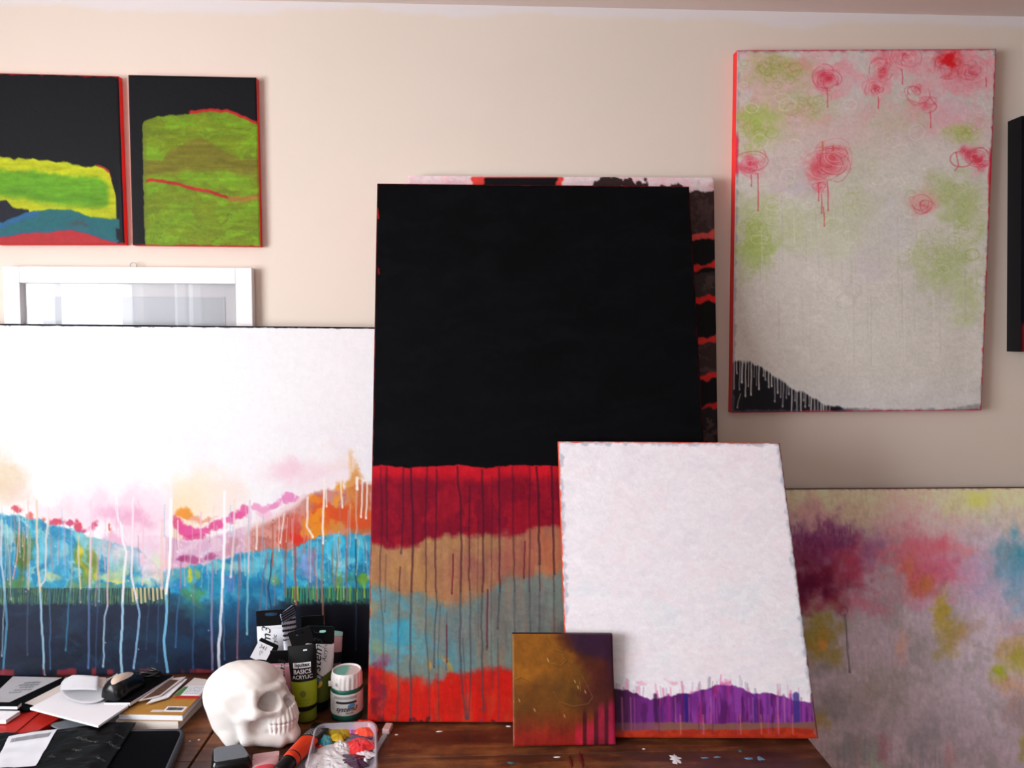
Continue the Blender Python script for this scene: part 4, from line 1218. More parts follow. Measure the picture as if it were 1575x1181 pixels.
def leaning(q, z=ZT, ytop=None):
    """bottom edge stands on the table, lean chosen so that top and bottom edges are equally long
    (or so that the top edge's middle reaches ytop)"""
    TL, TR, BR, BL = q
    br, bl = on_z(*BR, z), on_z(*BL, z)
    e = (br - bl) / np.linalg.norm(br - bl)
    h = np.cross(np.array([0, 0, 1.0]), e)
    w0 = np.linalg.norm(br - bl)

    def at(a):
        up = math.cos(a) * np.array([0, 0, 1.0]) + math.sin(a) * h
        n = np.cross(e, up)
        return on_plane(*TL, bl, n), on_plane(*TR, bl, n)
    lo, hi = math.radians(-3), math.radians(30)
    for _ in range(50):
        m = (lo + hi) / 2
        tl, tr = at(m)
        big = (np.linalg.norm(tr - tl) > w0) if ytop is None else ((tl[1] + tr[1]) / 2 > ytop)
        if big: hi = m
        else: lo = m
    tl, tr = at((lo + hi) / 2)
    return [tl, tr, br, bl], math.degrees(m)


def to_px(p):
    d = np.asarray(p) - CAMP
    z = d @ fwd
    return (787.5 + F * (d @ RGT) / z, 590.5 - F * (d @ UPV) / z)


def plane_canvas(q, ytop, ybot, lift=.0015):
    """top edge in front of the wall at ytop, bottom edge on the table at ybot; q's lower corners are updated"""
    tl, tr = on_y(*q[0], ytop), on_y(*q[1], ytop)
    bl, br = np.array([tl[0], ybot, ZT + lift]), np.array([tr[0], ybot, ZT + lift])
    q[2], q[3] = to_px(br), to_px(bl)
    return [tl, tr, br, bl]


# lower edges of the wall-hung ones
c = hung(Q_A, -0.018)
canvas('canvas_painting', 'small dark canvas of a yellow-green field over blue hills, cut by the left border', c, Q_A, art_hills_left, 1.1, .017, GAIN['A'], M_PAINT)
c = hung(Q_B, -0.018)
canvas('canvas_painting', 'small dark canvas with a rounded olive-green hill crossed by a red line', c, Q_B, art_hills_right, 1.1, .017, GAIN['B'], M_PAINT)
c = hung(Q_ROSE, -0.027)
canvas('canvas_painting', 'tall pale canvas with scribbled pink roses above and a black dripping corner', c, Q_ROSE, art_rose, 1.25, .026, GAIN['ROSE'], M_DAUB,
       M_REDEDGE, tex=.5)
c = hung(Q_FAR, -0.045)
canvas('canvas_painting', 'black canvas at the right border of the photo, only its side edge showing', c, Q_FAR, art_far, 3, .044, GAIN['FAR'], M_BLACKP, M_BLACKEDGE)

# lower right: stands on the floor beside the table and leans back on the wall
tl, tr = on_y(*Q_MIST[0], -.025), on_y(*Q_MIST[1], -.025)
_n = np.array([0, -1.0, 0])
bl, br = np.array([tl[0], -.17, 0.0]), np.array([tr[0], -.17, 0.0])
_k = (tl[2] - ZT) / tl[2]

canvas('canvas_painting', 'large misty canvas of plum, ochre and lilac clouds, right of the table', [tl, tr, br, bl],
       [Q_MIST[0], Q_MIST[1], to_px(br), to_px(bl)], art_mist, 2.2, .022, GAIN['MIST'], M_PAINT, M_DARKEDGE, tex=.7)

c = plane_canvas(Q_BIG, -.045, -.078)
canvas('canvas_painting', 'wide white canvas with a dripping turquoise and pink shore over a navy sea', c, Q_BIG, art_meadow, 1.15, .016, GAIN['BIG'], M_DAUB, M_DARKEDGE, tex=.2)
c = plane_canvas(Q_STONE, -.034, -.15, .0035)
canvas('canvas_painting', 'white canvas with stacked black stones and red lines standing behind the tall black canvas', c, Q_STONE, art_stones, 1.8, .022, GAIN['STONE'], M_PAINT,
       M_WHITE)
c, a = leaning(Q_BLACK, ZT + .0054, -.088)
print('BLACK', a, c)
canvas('canvas_painting', 'tallest canvas, black above crimson, tan, teal and red bands with dark drips', c, Q_BLACK, art_black, 1.25, .022, GAIN['BLACK'], M_BLACKP,
       M_REDEDGE)
c, a = leaning(Q_WHITE, ZT + .0068, -.252)
print('WHITE', a, c)
canvas('canvas_painting', 'lilac-white canvas with a purple tree line along its foot', c, Q_WHITE, art_white, 1.2, .024, GAIN['WHITE'], M_DAUB, M_ORANGEEDGE, tex=.4)
c, a = leaning(Q_SMALL, ZT + .0035, -.356)
print('SMALL', a, c)
canvas('canvas_painting', 'smallest canvas, square, golden brown and plum, leaning on the lilac-white one', c, Q_SMALL, art_small, 1.0, .015, GAIN['SMALL'], M_DAUB, M_DARKEDGE)

# ------------------------------------------------------------------ white picture frame behind the wide canvas
fy = -0.022
tl, tr = on_y(3, 409, fy), on_y(387, 412, fy)
fx0, fx1, fz1 = tl[0], tr[0], (tl[2] + tr[2]) / 2
fw = 24 / F * D
t = thing('picture_frame', 'white wooden picture frame with a pale misty print, half hidden by the wide canvas', 'picture frame',
          ((fx0 + fx1) / 2, fy, ZT))
hw, hz = (fx1 - fx0) / 2, fz1 - ZT
m = MB()
m.box(-hw, -hw + fw, 0, .021, 0, hz).box(hw - fw, hw, 0, .021, 0, hz)
m.box(-hw + fw, hw - fw, 0, .021, hz - fw, hz).box(-hw + fw, hw - fw, 0, .021, 0, fw)
m.build('frame_moulding', M_WHITE, t, bevel=.0012)
gw, gz0, gz1 = hw - fw, fw, hz - fw
mesh('mat_board', [(-gw, .0155, gz0), (gw, .0155, gz0), (gw, .0155, gz1), (-gw, .0155, gz1)], [(0, 1, 2, 3)], M_MATB, t)
mw, mt = 21 / F * D, 20 / F * D
pw, pz1, pz0 = gw - mw, gz1 - mt, gz0 + .09
C4 = [np.array(p) for p in ((-pw, .0145, pz1), (pw, .0145, pz1), (pw, .0145, pz0), (-pw, .0145, pz0))]
P, f, u, v = quad_grid(C4, 60, 60)
cc = np.stack([214 - 40 * sst(0, .5, v) * 1, 216 - 40 * sst(0, .5, v), 222 - 38 * sst(0, .5, v)], 1) / 255
cc *= (1 + .05 * (fbm(u * 5, v * 8, 2) - .5))[:, None]
mesh('print', P, f, M_PAPERP, t, col=lin(cc))
# bevelled window of the mat
bm_ = MB()
for q in ((-pw - .002, -pw, pz0, pz1), (pw, pw + .002, pz0, pz1), (-pw, pw, pz1, pz1 + .002)):
    bm_.box(q[0], q[1], .0135, .0155, q[2], q[3])
bm_.build('mat_bevel', M_PAPER, t)
mesh('glass_pane', [(-gw, .0115, gz0), (gw, .0115, gz0), (gw, .0115, gz1), (-gw, .0115, gz1)], [(0, 1, 2, 3)], M_FRAMEGLASS, t)
ring = on_y(205.5, 408, -.012)
vv, ff = [], []
for i in range(28):
    a = math.pi * 2 * i / 28
    for k in range(8):
        b = math.pi * 2 * k / 8
        rr = .0068 + .0011 * math.cos(b)
        vv.append((ring[0] - t.location.x + rr * math.cos(a), .009 + .0011 * math.sin(b), hz + .0035 + rr * math.sin(a)))
        ff.append((i * 8 + k, i * 8 + (k + 1) % 8, ((i + 1) % 28) * 8 + (k + 1) % 8, ((i + 1) % 28) * 8 + k))
mesh('hanging_ring', vv, ff, M_STEEL, t, True)

# ------------------------------------------------------------------ table
xr = on_z(1243.5, 1136)[0]
xl, yf, yb = -1.45, -1.02, -0.006
seam = on_z(309, 1152)[0]
t = thing('wooden_table', 'dark weathered wooden work table with paint spots', 'table', ((xl + xr) / 2, (yf + yb) / 2, 0))
ox, oy = (xl + xr) / 2, (yf + yb) / 2
M_OAK = wood_mat('weathered_board', 'x', rgb(44, 26, 20), rgb(80, 46, 30), rgb(148, 92, 48), .34)
M_OAK2 = wood_mat('table_leg_wood', 'y', rgb(44, 26, 20), rgb(78, 46, 32), rgb(110, 70, 42), .5)
m = MB()
edges = [yf, yf + .19, yf + .40, yf + .61, yf + .81, yb]
for (a, b) in ((xl, seam - .0022), (seam + .0022, xr)):
    for k in range(5):
        m.box(a - ox, b - ox, edges[k] + .0006 - oy, edges[k + 1] - .0006 - oy, ZT - .034, ZT)
m.build('table_top', M_OAK, t, bevel=.0012)
m = MB()
ax0, ax1, ay0, ay1 = xl + .06 - ox, xr - .06 - ox, yf + .06 - oy, yb - .09 - oy
m.box(ax0, ax1, ay0, ay0 + .022, ZT - .13, ZT - .034).box(ax0, ax1, ay1 - .022, ay1, ZT - .13, ZT - .034)
m.box(ax0, ax0 + .022, ay0, ay1, ZT - .13, ZT - .034).box(ax1 - .022, ax1, ay0, ay1, ZT - .13, ZT - .034)
m.build('apron', M_OAK2, t)
for sx in (ax0, ax1 - .06):
    for sy in (ay0, ay1 - .06):
        MB().box(sx, sx + .06, sy, sy + .06, 0, ZT - .034).build('leg', M_OAK2, t, bevel=.004)


def splat(px, py, rx, ry, mat, seed, spike=.3):
    p = on_z(px, py)
    n = 26
    rr = random.Random(seed)
    ks = [1 + spike * (rr.random() - .5) * 2 for _ in range(n)]
    v = [(p[0] - ox, p[1] - oy, ZT + .0012)]
    v += [(p[0] - ox + rx * ks[k] * .6 * math.cos(6.2832 * k / n), p[1] - oy + ry * ks[k] * .6 * math.sin(6.2832 * k / n), ZT + .0010) for k in range(n)]
    v += [(p[0] - ox + rx * ks[k] * math.cos(6.2832 * k / n), p[1] - oy + ry * ks[k] * math.sin(6.2832 * k / n), ZT + .0002) for k in range(n)]
    f = [(0, 1 + k, 1 + (k + 1) % n) for k in range(n)]
    f += [(1 + k, 1 + n + k, 1 + n + (k + 1) % n, 1 + (k + 1) % n) for k in range(n)]
    return mesh('paint_spot', v, f, mat, t, True)


S_W = plain('dried_white_paint', rgb(226, 226, 230), .5)
S_B = plain('dried_blue_paint', rgb(96, 128, 158), .5)
S_T = plain('dried_teal_paint', rgb(60, 96, 96), .5)
S_R = plain('dried_red_paint', rgb(92, 22, 22), .5)
for k, (px, py, rx, ry, mt_) in enumerate(((1039, 1167, .008, .012, S_W), (1084, 1165.5, .0075, .0022, S_B), (1103, 1164.5, .006, .0022, S_B), (1152, 1166.5, .0075, .0035, S_B),
                                           (1170, 1166.5, .0065, .006, S_B), (1139, 1155, .004, .004, S_T), (786, 1173, .006, .004, S_T), (857, 1164.5, .0065, .002, S_W),
                                           (878, 1172, .003, .016, S_R), (894, 1168, .004, .022, S_R), (782, 1117, .004, .003, S_W), (676, 1125, .006, .002, S_W), (610, 1130, .003, .002, S_W),
                                           (990, 1152, .003, .001, S_W), (306, 1138, .002, .002, S_W), (292, 1140, .0015, .0015, S_W), (1075, 1154, .003, .001, S_R))):
    splat(px, py, rx, ry, mt_, k, .55 if k == 0 else .3)


# ------------------------------------------------------------------ surface nets: a solid from a distance field
def surface_nets(F_, origin, h):
    n = F_.shape
    s = F_ < 0
    cnt = np.zeros((n[0] - 1, n[1] - 1, n[2] - 1))
    acc = np.zeros(cnt.shape + (3,))
    base = [(i, j, k) for i in (0, 1) for j in (0, 1) for k in (0, 1)]

    def sl(c):
        return tuple(slice(c[a], n[a] - 1 + c[a]) for a in range(3))
    for a in range(3):
        for c in base:
            if c[a] == 1:
                continue
            d = list(c); d[a] = 1
            f0, f1 = F_[sl(c)], F_[sl(d)]
            x = (f0 < 0) != (f1 < 0)
            t = np.where(x, f0 / np.where(x, f0 - f1, 1), 0)
            cnt += x
            for b in range(3):
                acc[..., b] += x * (c[b] + (t if b == a else 0))
    act = cnt > 0
    idx = np.full(cnt.shape, -1)
    idx[act] = np.arange(act.sum())
    ii = np.stack(np.nonzero(act), 1)
    V = (ii + acc[act] / cnt[act][:, None]) * h + origin
    faces = []
    for a in range(3):
        b, c = (a + 1) % 3, (a + 2) % 3
        lo = [slice(0, None)] * 3
        s0 = [slice(None)] * 3; s1 = [slice(None)] * 3
        s0[a] = slice(0, n[a] - 1); s1[a] = slice(1, n[a])
        e = s[tuple(s0)] != s[tuple(s1)]
        p = np.stack(np.nonzero(e), 1)
        p = p[(p[:, b] > 0) & (p[:, c] > 0) & (p[:, b] < n[b] - 1) & (p[:, c] < n[c] - 1)]
        inside = s[tuple(s0)][tuple(p.T)]

        def at(db, dc):
            q = p.copy(); q[:, b] -= db; q[:, c] -= dc
            return idx[tuple(q.T)]
        q = np.stack([at(1, 1), at(0, 1), at(0, 0), at(1, 0)], 1)
        q[~inside] = q[~inside][:, ::-1]
        faces.append(q)
    return V, np.concatenate(faces)


def smin(a, b, k):
    h = np.clip(.5 + .5 * (b - a) / k, 0, 1)
    return b * (1 - h) + a * h - k * h * (1 - h)


def smax(a, b, k):
    return -smin(-a, -b, k)


def skull_field():
    h = 0.125
    xs, ys, zs = np.arange(-9.6, 9.6, h), np.arange(-7.0, 7.0, h), np.arange(-.6, 15.4, h)
    X, Y, Z = np.meshgrid(xs, ys, zs, indexing='ij')
    A = np.abs(Y)

    def ell(c, r, XX=X, YY=A, ZZ=Z):
        k = np.sqrt(((XX - c[0]) / r[0]) ** 2 + ((YY - c[1]) / r[1]) ** 2 + ((ZZ - c[2]) / r[2]) ** 2)
        return (k - 1) * min(r)

    def cap(a, b, ra, rb):
        a, b = np.array(a, float), np.array(b, float)
        d = b - a
        t = np.clip(((X - a[0]) * d[0] + (A - a[1]) * d[1] + (Z - a[2]) * d[2]) / (d @ d), 0, 1)
        return np.sqrt((X - a[0] - t * d[0]) ** 2 + (A - a[1] - t * d[1]) ** 2 + (Z - a[2] - t * d[2]) ** 2) - (ra + (rb - ra) * t)
    f = ell((-2.2, 0, 8.5), (6.6, 5.7, 5.9))
    f = smin(f, ell((-2.6, 0, 4.2), (4.9, 4.5, 4.6)), 1.6)           # back of the head and nape
    f = smin(f, ell((.8, 0, 10.3), (4.0, 4.6, 3.9)), 1.6)           # forehead
    f = smin(f, ell((1.6, 0, 5.4), (4.0, 4.2, 4.8)), 1.2)            # side of the head down to the jaw joint
    f = smin(f, ell((3.6, 0, 7.2), (2.8, 3.4, 4.0)), 1.0)            # mid face
    f = smin(f, cap((2.8, 4.0, 10.7), (5.2, .6, 10.9), .75, .75), .6)  # brow ridge
    f = smin(f, cap((3.0, 4.4, 7.5), (5.8, 2.0, 7.3), .95, 1.0), .7)   # cheek bone
    f = smin(f, cap((3.0, 4.4, 7.5), (.0, 4.3, 6.6), .75, .7), 1.5)    # arch to the ear
    f = smin(f, cap((2.6, 4.3, 7.6), (2.6, 4.2, 10.8), 1.0, .9), .5)  # outer rim of the orbit
    f = smin(f, ell((5.3, 0, 5.9), (2.75, 2.5, 2.5)), .9)            # upper jaw
    f = smin(f, ell((5.3, 0, 2.9), (2.9, 2.5, 2.8)), .6)             # lower jaw
    f = smin(f, ell((7.6, 0, 1.5), (1.2, 1.5, 1.4)), .8)             # chin
    f = smin(f, cap((6.2, 1.9, 1.2), (1.2, 4.0, 2.4), 1.1, 1.1), .8)  # jaw bone
    f = smin(f, cap((1.2, 4.0, 2.4), (.6, 4.4, 6.0), 1.1, .9), 1.0)
    f = smin(f, ell((-2.2, 3.0, 2.0), (1.9, 1.5, 2.2)), .9)          # mastoid
    f = smin(f, cap((5.0, 0, 10.7), (6.4, 0, 8.8), .72, .48), .6)    # nasal bone
    # hollows
    f = smax(f, -ell((4.3, 2.75, 9.05), (3.1, 1.75, 1.75)), .30)
    f = smax(f, -ell((7.0, 0, 8.2), (1.7, .75, 1.1)), .2)
    f = smax(f, -ell((7.0, .5, 7.4), (1.7, .62, .8)), .25)
    f = smax(f, -ell((.8, 6.9, 9.4), (2.1, 1.8, 1.9)), 1.4)         # temple
    f = smax(f, -ell((4.2, 4.2, 4.9), (2.0, 1.6, 1.7)), .5)          # below the cheek bone
    # teeth: ridges on an arch, a groove where the rows meet
    arch = lambda th, r: (4.95 + r * 3.1 * math.cos(th), r * 2.6 * math.sin(th))
    k = smax(np.abs(Z - 4.75) - .12, -(np.hypot((X - 4.95) / 3.1, A / 2.6) - .92) * 2.0, .1)
    f = smax(f, -np.where((X > 4.4), k, 9), .1)
    for i in range(7):
        th = math.radians(7.2 + 14.2 * i)
        x, y = arch(th, 1.00)
        x2, y2 = arch(th, .88)
        w = .43 if i < 5 else .48
        f = smin(f, cap((x, y, 5.15), (x2, y2, 7.2 - .1 * i), w, .26), .08)
        x, y = arch(th, .97)
        x2, y2 = arch(th, .95)
        f = smin(f, cap((x, y, 4.36), (x2, y2, 2.8), w * .92, .22), .08)
    # underside rests flat
    f = smax(f, .02 - Z, .05)
    # light plaster unevenness
    f = f + .05 * (np.sin(X * 1.7 + Y) * np.sin(Y * 2.1 + Z * .7) * np.sin(Z * 1.9 + X * .6))
    return f, np.array([xs[0], ys[0], zs[0]]), h


M_PLASTER = plain('white_plaster', rgb(225, 219, 215), .8, .12, var=.015, bump=.10, bscale=70)
fld, org, hh = skull_field()
V, Fc = surface_nets(fld, org, hh)
SK = 0.0101                                     # one field unit in metres
p0 = on_z(390, 1135)
o = mesh('plaster_skull', V * (SK * 1.0, SK, SK * .93), Fc, M_PLASTER, None, True)
o.location = (p0[0], p0[1], ZT)
o.rotation_euler = (0, 0, math.radians(-13))
sm = o.modifiers.new('smooth', 'SMOOTH')
sm.factor, sm.iterations = .5, 3
tag(o, 'white plaster human skull facing right, in front of the paint tubes', 'skull')


# ------------------------------------------------------------------ lettering
def text_geo(s, size, shear=0.0, bold=0.0, align='CENTER'):
    cu = bpy.data.curves.new('lettering', 'FONT')
    cu.body = s
    cu.size = size
    cu.shear = shear
    cu.offset = bold
    cu.align_x = align
    cu.resolution_u = 3
    ob = bpy.data.objects.new('lettering', cu)
    COL.objects.link(ob)
    dg = bpy.context.evaluated_depsgraph_get()
    me = bpy.data.meshes.new_from_object(ob.evaluated_get(dg))
    v = np.array([tuple(p.co) for p in me.vertices]) if len(me.vertices) else np.zeros((0, 3))
    f = [tuple(p.vertices) for p in me.polygons]
    bpy.data.objects.remove(ob)
    bpy.data.meshes.remove(me)
    bpy.data.curves.remove(cu)
    return v, f


M_INKW = plain('white_print', rgb(222, 222, 226), .5)
M_INKK = plain('black_print', rgb(26, 26, 30), .5)
M_INKG = plain('grey_print', rgb(120, 122, 128), .6)


# ------------------------------------------------------------------ paint tubes
class Tube:
    """local frame: z from the cap to the crimped end, x across, front is -y"""
    def __init__(s, label, h, w, art, capc, crimpc, loc, rot, crimp_h=.028, cap_h=.020, cap_r=.36, slot=True, crimp_tilt=0.0, crimp_w=1.0,
                 name='paint_tube', group='acrylic paint tubes', inset=True):
        s.h, s.w, s.ch, s.cap_h, s.cap_r = h, w, crimp_h, cap_h, cap_r * w
        s.t = thing(name, label, 'paint tube', loc, rot, group)
        zb, z1 = cap_h, h - crimp_h
        s.z0, s.z1 = zb, z1
        nu, nv = 56, 110
        vs, us, vv = [], [], []
        for j in range(nv + 1):
            t_ = j / nv
            z = zb + (z1 - zb) * t_
            hw_, hd = s.dims(z)
            for i in range(nu):
                a = 2 * math.pi * i / nu
                ca, sa = math.cos(a), math.sin(a)
                vs.append((hw_ * ca, hd * sa, z))
                us.append(ca * (1 if sa <= 0 else 1))
                vv.append(t_)
        i, j = np.meshgrid(np.arange(nu), np.arange(nv))
        i, j = i.ravel(), j.ravel()
        i2 = (i + 1) % nu
        f = np.stack([j * nu + i, j * nu + i2, (j + 1) * nu + i2, (j + 1) * nu + i], 1)
        c = art(np.array(us), np.array(vv))
        s.body = mesh('tube_body', vs, f, M_PRINT, s.t, True, col=lin(np.asarray(c) / 255.0))
        # cap
        r = s.cap_r
        pr = [(r * .92, 0), (r, .0015)]
        pr += [(r, cap_h - .004), (r * .97, cap_h - .002), (r * 1.04, cap_h), (r * 1.02, cap_h + .003)]
        v, f = lathe(pr, 40)
        mesh('cap', v, f, capc, s.t, True)
        # crimped end with a hanging slot
        cw = w * crimp_w / 2
        n = 40
        outer, inner = [], []
        for k in range(n):
            a = 2 * math.pi * k / n + .001
            ca, sa = math.cos(a), math.sin(a)
            q = min(cw / abs(ca) if abs(ca) > 1e-6 else 9, (crimp_h / 2) / abs(sa) if abs(sa) > 1e-6 else 9)
            outer.append((q * ca, q * sa))
            inner.append((cw * .42 * (abs(ca) ** .6) * (1 if ca > 0 else -1), crimp_h * .23 + crimp_h * .11 * (abs(sa) ** .7) * (1 if sa > 0 else -1)))
        ct, st = math.cos(crimp_tilt), math.sin(crimp_tilt)

        def put(x, z, y):
            return (x * ct + z * st, y, z1 + crimp_h / 2 + (-x * st + z * ct) * 1.0)
        vs, f = [], []
        if slot:
            for y in (-.0012, .0012):
                vs += [put(x, z, y) for x, z in outer] + [put(x, z, y) for x, z in inner]
            for k in range(n):
                k2 = (k + 1) % n
                f += [(k, k2, n + k2, n + k), (2 * n + k2, 2 * n + k, 3 * n + k, 3 * n + k2), (k, 2 * n + k, 2 * n + k2, k2), (n + k, n + k2, 3 * n + k2, 3 * n + k)]
        else:
            for y in (-.0012, .0012):
                vs += [put(x, z, y) for x, z in outer]
            f = [tuple(range(n)), tuple(range(2 * n - 1, n - 1, -1))] + [(k, n + k, n + (k + 1) % n, (k + 1) % n) for k in range(n)]
        mesh('crimped_end', vs, f, crimpc, s.t)

    def dims(s, z):
        t_ = (z - s.z0) / (s.z1 - s.z0)
        hw_ = s.cap_r * 1.02 + (s.w / 2 - s.cap_r * 1.02) * min(1, t_ * 1.25) ** .7
        hd = s.cap_r * 1.02 * (1 - t_ ** 1.4) + .0016
        # rounded shoulder just above the cap
        k = min(1, (z - s.z0) / .006)
        k = .86 + .14 * math.sqrt(max(0, 1 - (1 - k) ** 2))
        return hw_ * k, hd * k

    def text(s, txt, x, z, size, mat, rot=0.0, shear=0.0, bold=0.0, name='lettering'):
        v, f = text_geo(txt, size, shear, bold)
        c, sn = math.cos(rot), math.sin(rot)
        out = []
        for px, py, _ in v:
            X_, Z_ = x + px * c - py * sn, z + px * sn + py * c
            if Z_ < s.z1:
                hw_, hd = s.dims(Z_)
                y = -hd * math.sqrt(max(0, 1 - min(1, abs(X_) / hw_) ** 2)) - .0005
            else:
                y = -.0018
            out.append((X_, y, Z_))
        return mesh(name, out, f, mat, s.body)

    def patch(s, pts, mat, name='logo', off=.0005):
        """flat printed shape wrapped on the front; pts are the local (x, z) outline"""
        p = np.array(pts, float)
        q = []
        for k in range(len(p)):
            for t_ in np.linspace(0, 1, 5, endpoint=False):
                q.append(p[k] * (1 - t_) + p[(k + 1) % len(p)] * t_)
        q, c = np.array(q), p.mean(0)
        n = len(q)
        out, f = [], []
        for r in (1, .75, .5, .25, .02):
            for X_, Z_ in c + (q - c) * r:
                hw_, hd = s.dims(min(Z_, s.z1))
                out.append((X_, (-hd * math.sqrt(max(0, 1 - min(1, abs(X_) / hw_) ** 2)) if Z_ < s.z1 else -.0014) - off, Z_))
        for j in range(4):
            f += [(j * n + k, j * n + (k + 1) % n, (j + 1) * n + (k + 1) % n, (j + 1) * n + k) for k in range(n)]
        f.append(tuple(4 * n + k for k in range(n)))
        return mesh(name, out, f, mat, s.body)


def tall(px, py, top):
    """height of something that stands at table point px, py and reaches image row top"""
    p = on_z(px, py)
    return on_y(px, top, p[1])[2] - ZT


def bands(*bs):
    """bs: (v_top, colour) from the cap up"""
    def art(u, v):
        c = np.zeros((len(u), 3))
        done = np.zeros(len(u), bool)
        for vt, col in bs:
            m_ = (~done) & (v <= vt)
            c[m_] = col
            done |= m_
        return c
    return art


def at_table(px, py):
    p = on_z(px, py)
    return (p[0], p[1], ZT + .0012)


rad = math.radians
M_CAPK = plain('black_tube_cap', rgb(8, 8, 10), .4, .2)
M_CRIMP = plain('black_glossy_foil', rgb(7, 7, 9), .35, .18)
M_LIMECAP = plain('olive_tube_cap', rgb(120, 134, 34), .4)
K_ = (8, 8, 10)

# green tube in front
HB = tall(472, 1106, 971)
tb = Tube('black and lime-green paint tube standing at the front of the group', HB, .0525, bands((.09, (16, 16, 18)), (.46, (152, 166, 34)), (1, K_)), M_LIMECAP, M_CRIMP,
          at_table(472, 1106), (rad(-4), rad(-4), rad(2)), crimp_h=.030, crimp_tilt=rad(-14), crimp_w=.80)
print('HB', HB)
tb.patch([(-.0165, .0985), (.0160, .0985), (.0160, .1080), (-.0165, .1080)], M_INKW)
tb.text('liquitex', 0, .1012, .0092, M_INKK, bold=.0003).location.y = -.0004
tb.text('BASICS', 0, .0885, .0105, M_INKW, bold=.0002)
tb.text('ACRYLIC', 0, .0795, .0092, M_INKW, bold=.0001)
_r = [( .0058 * math.cos(a), .0530 + .0058 * math.sin(a)) for a in np.linspace(0, 2 * math.pi, 20, endpoint=False)]
M_OLIVEINK = plain('olive_print', rgb(104, 116, 26), .5)
tb.patch(_r, M_OLIVEINK, 'logo', .0005)
tb.text('LIGHT GREEN', 0, .0400, .0042, M_OLIVEINK)
tb.text('VERT CLAIR', 0, .0350, .0038, M_OLIVEINK)
tb.text('118 ml', 0, .0300, .0038, M_OLIVEINK)
tb.patch([(.003, .128), (.010, .128), (.010, .1305), (.003, .1305)], M_INKW, 'logo', .0006)


def system_art(top, low, d0=.44, slope=.12):
    def art(u, v):
        c = np.zeros((len(u), 3))
        c[:] = top
        c[v < d0 + u * slope] = low
        return c
    return art


def swirl(tb, x, z, r):
    for k, cc in enumerate((rgb(60, 130, 190), rgb(200, 60, 50), rgb(220, 180, 50))):
        a0 = 2.1 * k + .6
        pts = [(x + r * math.cos(a0 + a), z + r * math.sin(a0 + a)) for a in np.linspace(0, 2.0, 9)]
        pts += [(x + r * .35 * math.cos(a0 + a + .5), z + r * .35 * math.sin(a0 + a + .5)) for a in np.linspace(2.0, 0, 9)]
        tb.patch(pts, plain('swirl_print', cc, .5), 'logo', .0005)


tb = Tube('white paint tube with olive-green foot and black slotted top, right of the lime one', tall(490, 1089, 966), .0555, system_art((214, 212, 214), (84, 92, 30), .40, .16), M_CAPK, M_CRIMP,
          at_table(490, 1089), (rad(-3), rad(1), rad(-3)), crimp_h=.034, cap_h=.016)
tb.text('system3', .0055, .094, .0240, M_INKK, rot=rad(90), shear=.35, bold=.0002)
tb.text('Acrylic', .0150, .108, .0115, M_INKK, rot=rad(90), shear=.35)
tb.text('DALER-ROWNEY', 0, tb.z1 - .006, .0052, M_INKW, bold=.0001)
swirl(tb, .002, .054, .0085)

tb = Tube('white paint tube with black slotted top standing at the back left', tall(422, 1066, 941), .0575, system_art((222, 222, 228), (200, 200, 206), .10, .05), M_CAPK, M_CRIMP,
          at_table(422, 1066), (rad(-3), rad(-2), rad(4)), crimp_h=.031, cap_h=.016)
tb.text('system3', -.0015, .092, .0250, M_INKK, rot=rad(90), shear=.35, bold=.0002)
tb.text('Acrylic', .0105, .102, .0115, M_INKK, rot=rad(90), shear=.35)
tb.text('DALER-ROWNEY', .002, tb.z1 - .006, .0052, M_INKW, bold=.0001)
swirl(tb, -.006, .055, .009)

tb = Tube('dusty pink paint tube with black top, between skull and lime tube', tall(439, 1092, 1003), .048, system_art((196, 138, 150), (150, 70, 90), .15, .05), M_CAPK, M_CRIMP,
          at_table(437, 1092), (rad(-3), rad(-1), rad(0)), crimp_h=.024, cap_h=.014, slot=False)
tb.text('system3', .0040, .066, .0180, M_INKK, rot=rad(90), shear=.35, bold=.0002)
tb.text('DALER-ROWNEY', .001, tb.z1 - .006, .0046, M_INKW, bold=.0001)
swirl(tb, .004, .028, .009)

tb = Tube('black paint tube with a white 341 sticker, tilting out from behind the skull', tall(391, 1082, 989), .040, bands((1, K_)), M_CAPK, M_CRIMP,
          at_table(391, 1082), (rad(-6), rad(12), rad(6)), crimp_h=.036, cap_h=.016, slot=False, crimp_tilt=rad(16))
_zc = tb.z1 + .018
_ct, _st = math.cos(rad(16)), math.sin(rad(16))
_l = [(-.0180, -.020), (.0125, -.020), (.0125, .0150), (-.0180, .0150)]
mesh('price_sticker', [(x * _ct + z * _st - .003, -.0017, _zc + (-x * _st + z * _ct) - .003) for x, z in _l], [(0, 1, 2, 3)], M_PAPER, tb.t)
for txt, zz, sz in (('341', .0035, .0105), ('11:', -.004, .0065), ("'':", -.010, .006)):
    v, f = text_geo(txt, sz, bold=.0002)
    mesh('lettering', [((px - .004) * _ct + (py + zz) * _st - .003, -.0021, _zc + (-(px - .004) * _st + (py + zz) * _ct) - .003) for px, py, _ in v], f, M_INKG, tb.t)

def stripe_art(u, v):
    c = np.zeros((len(u), 3))
    c[:] = (200, 206, 220)
    c[(v > .74) & (np.sin(v * 90 + u * 3) > .1)] = (30, 34, 48)
    c[v < .70] = (216, 218, 226)
    c[v < .45] = K_
    return c


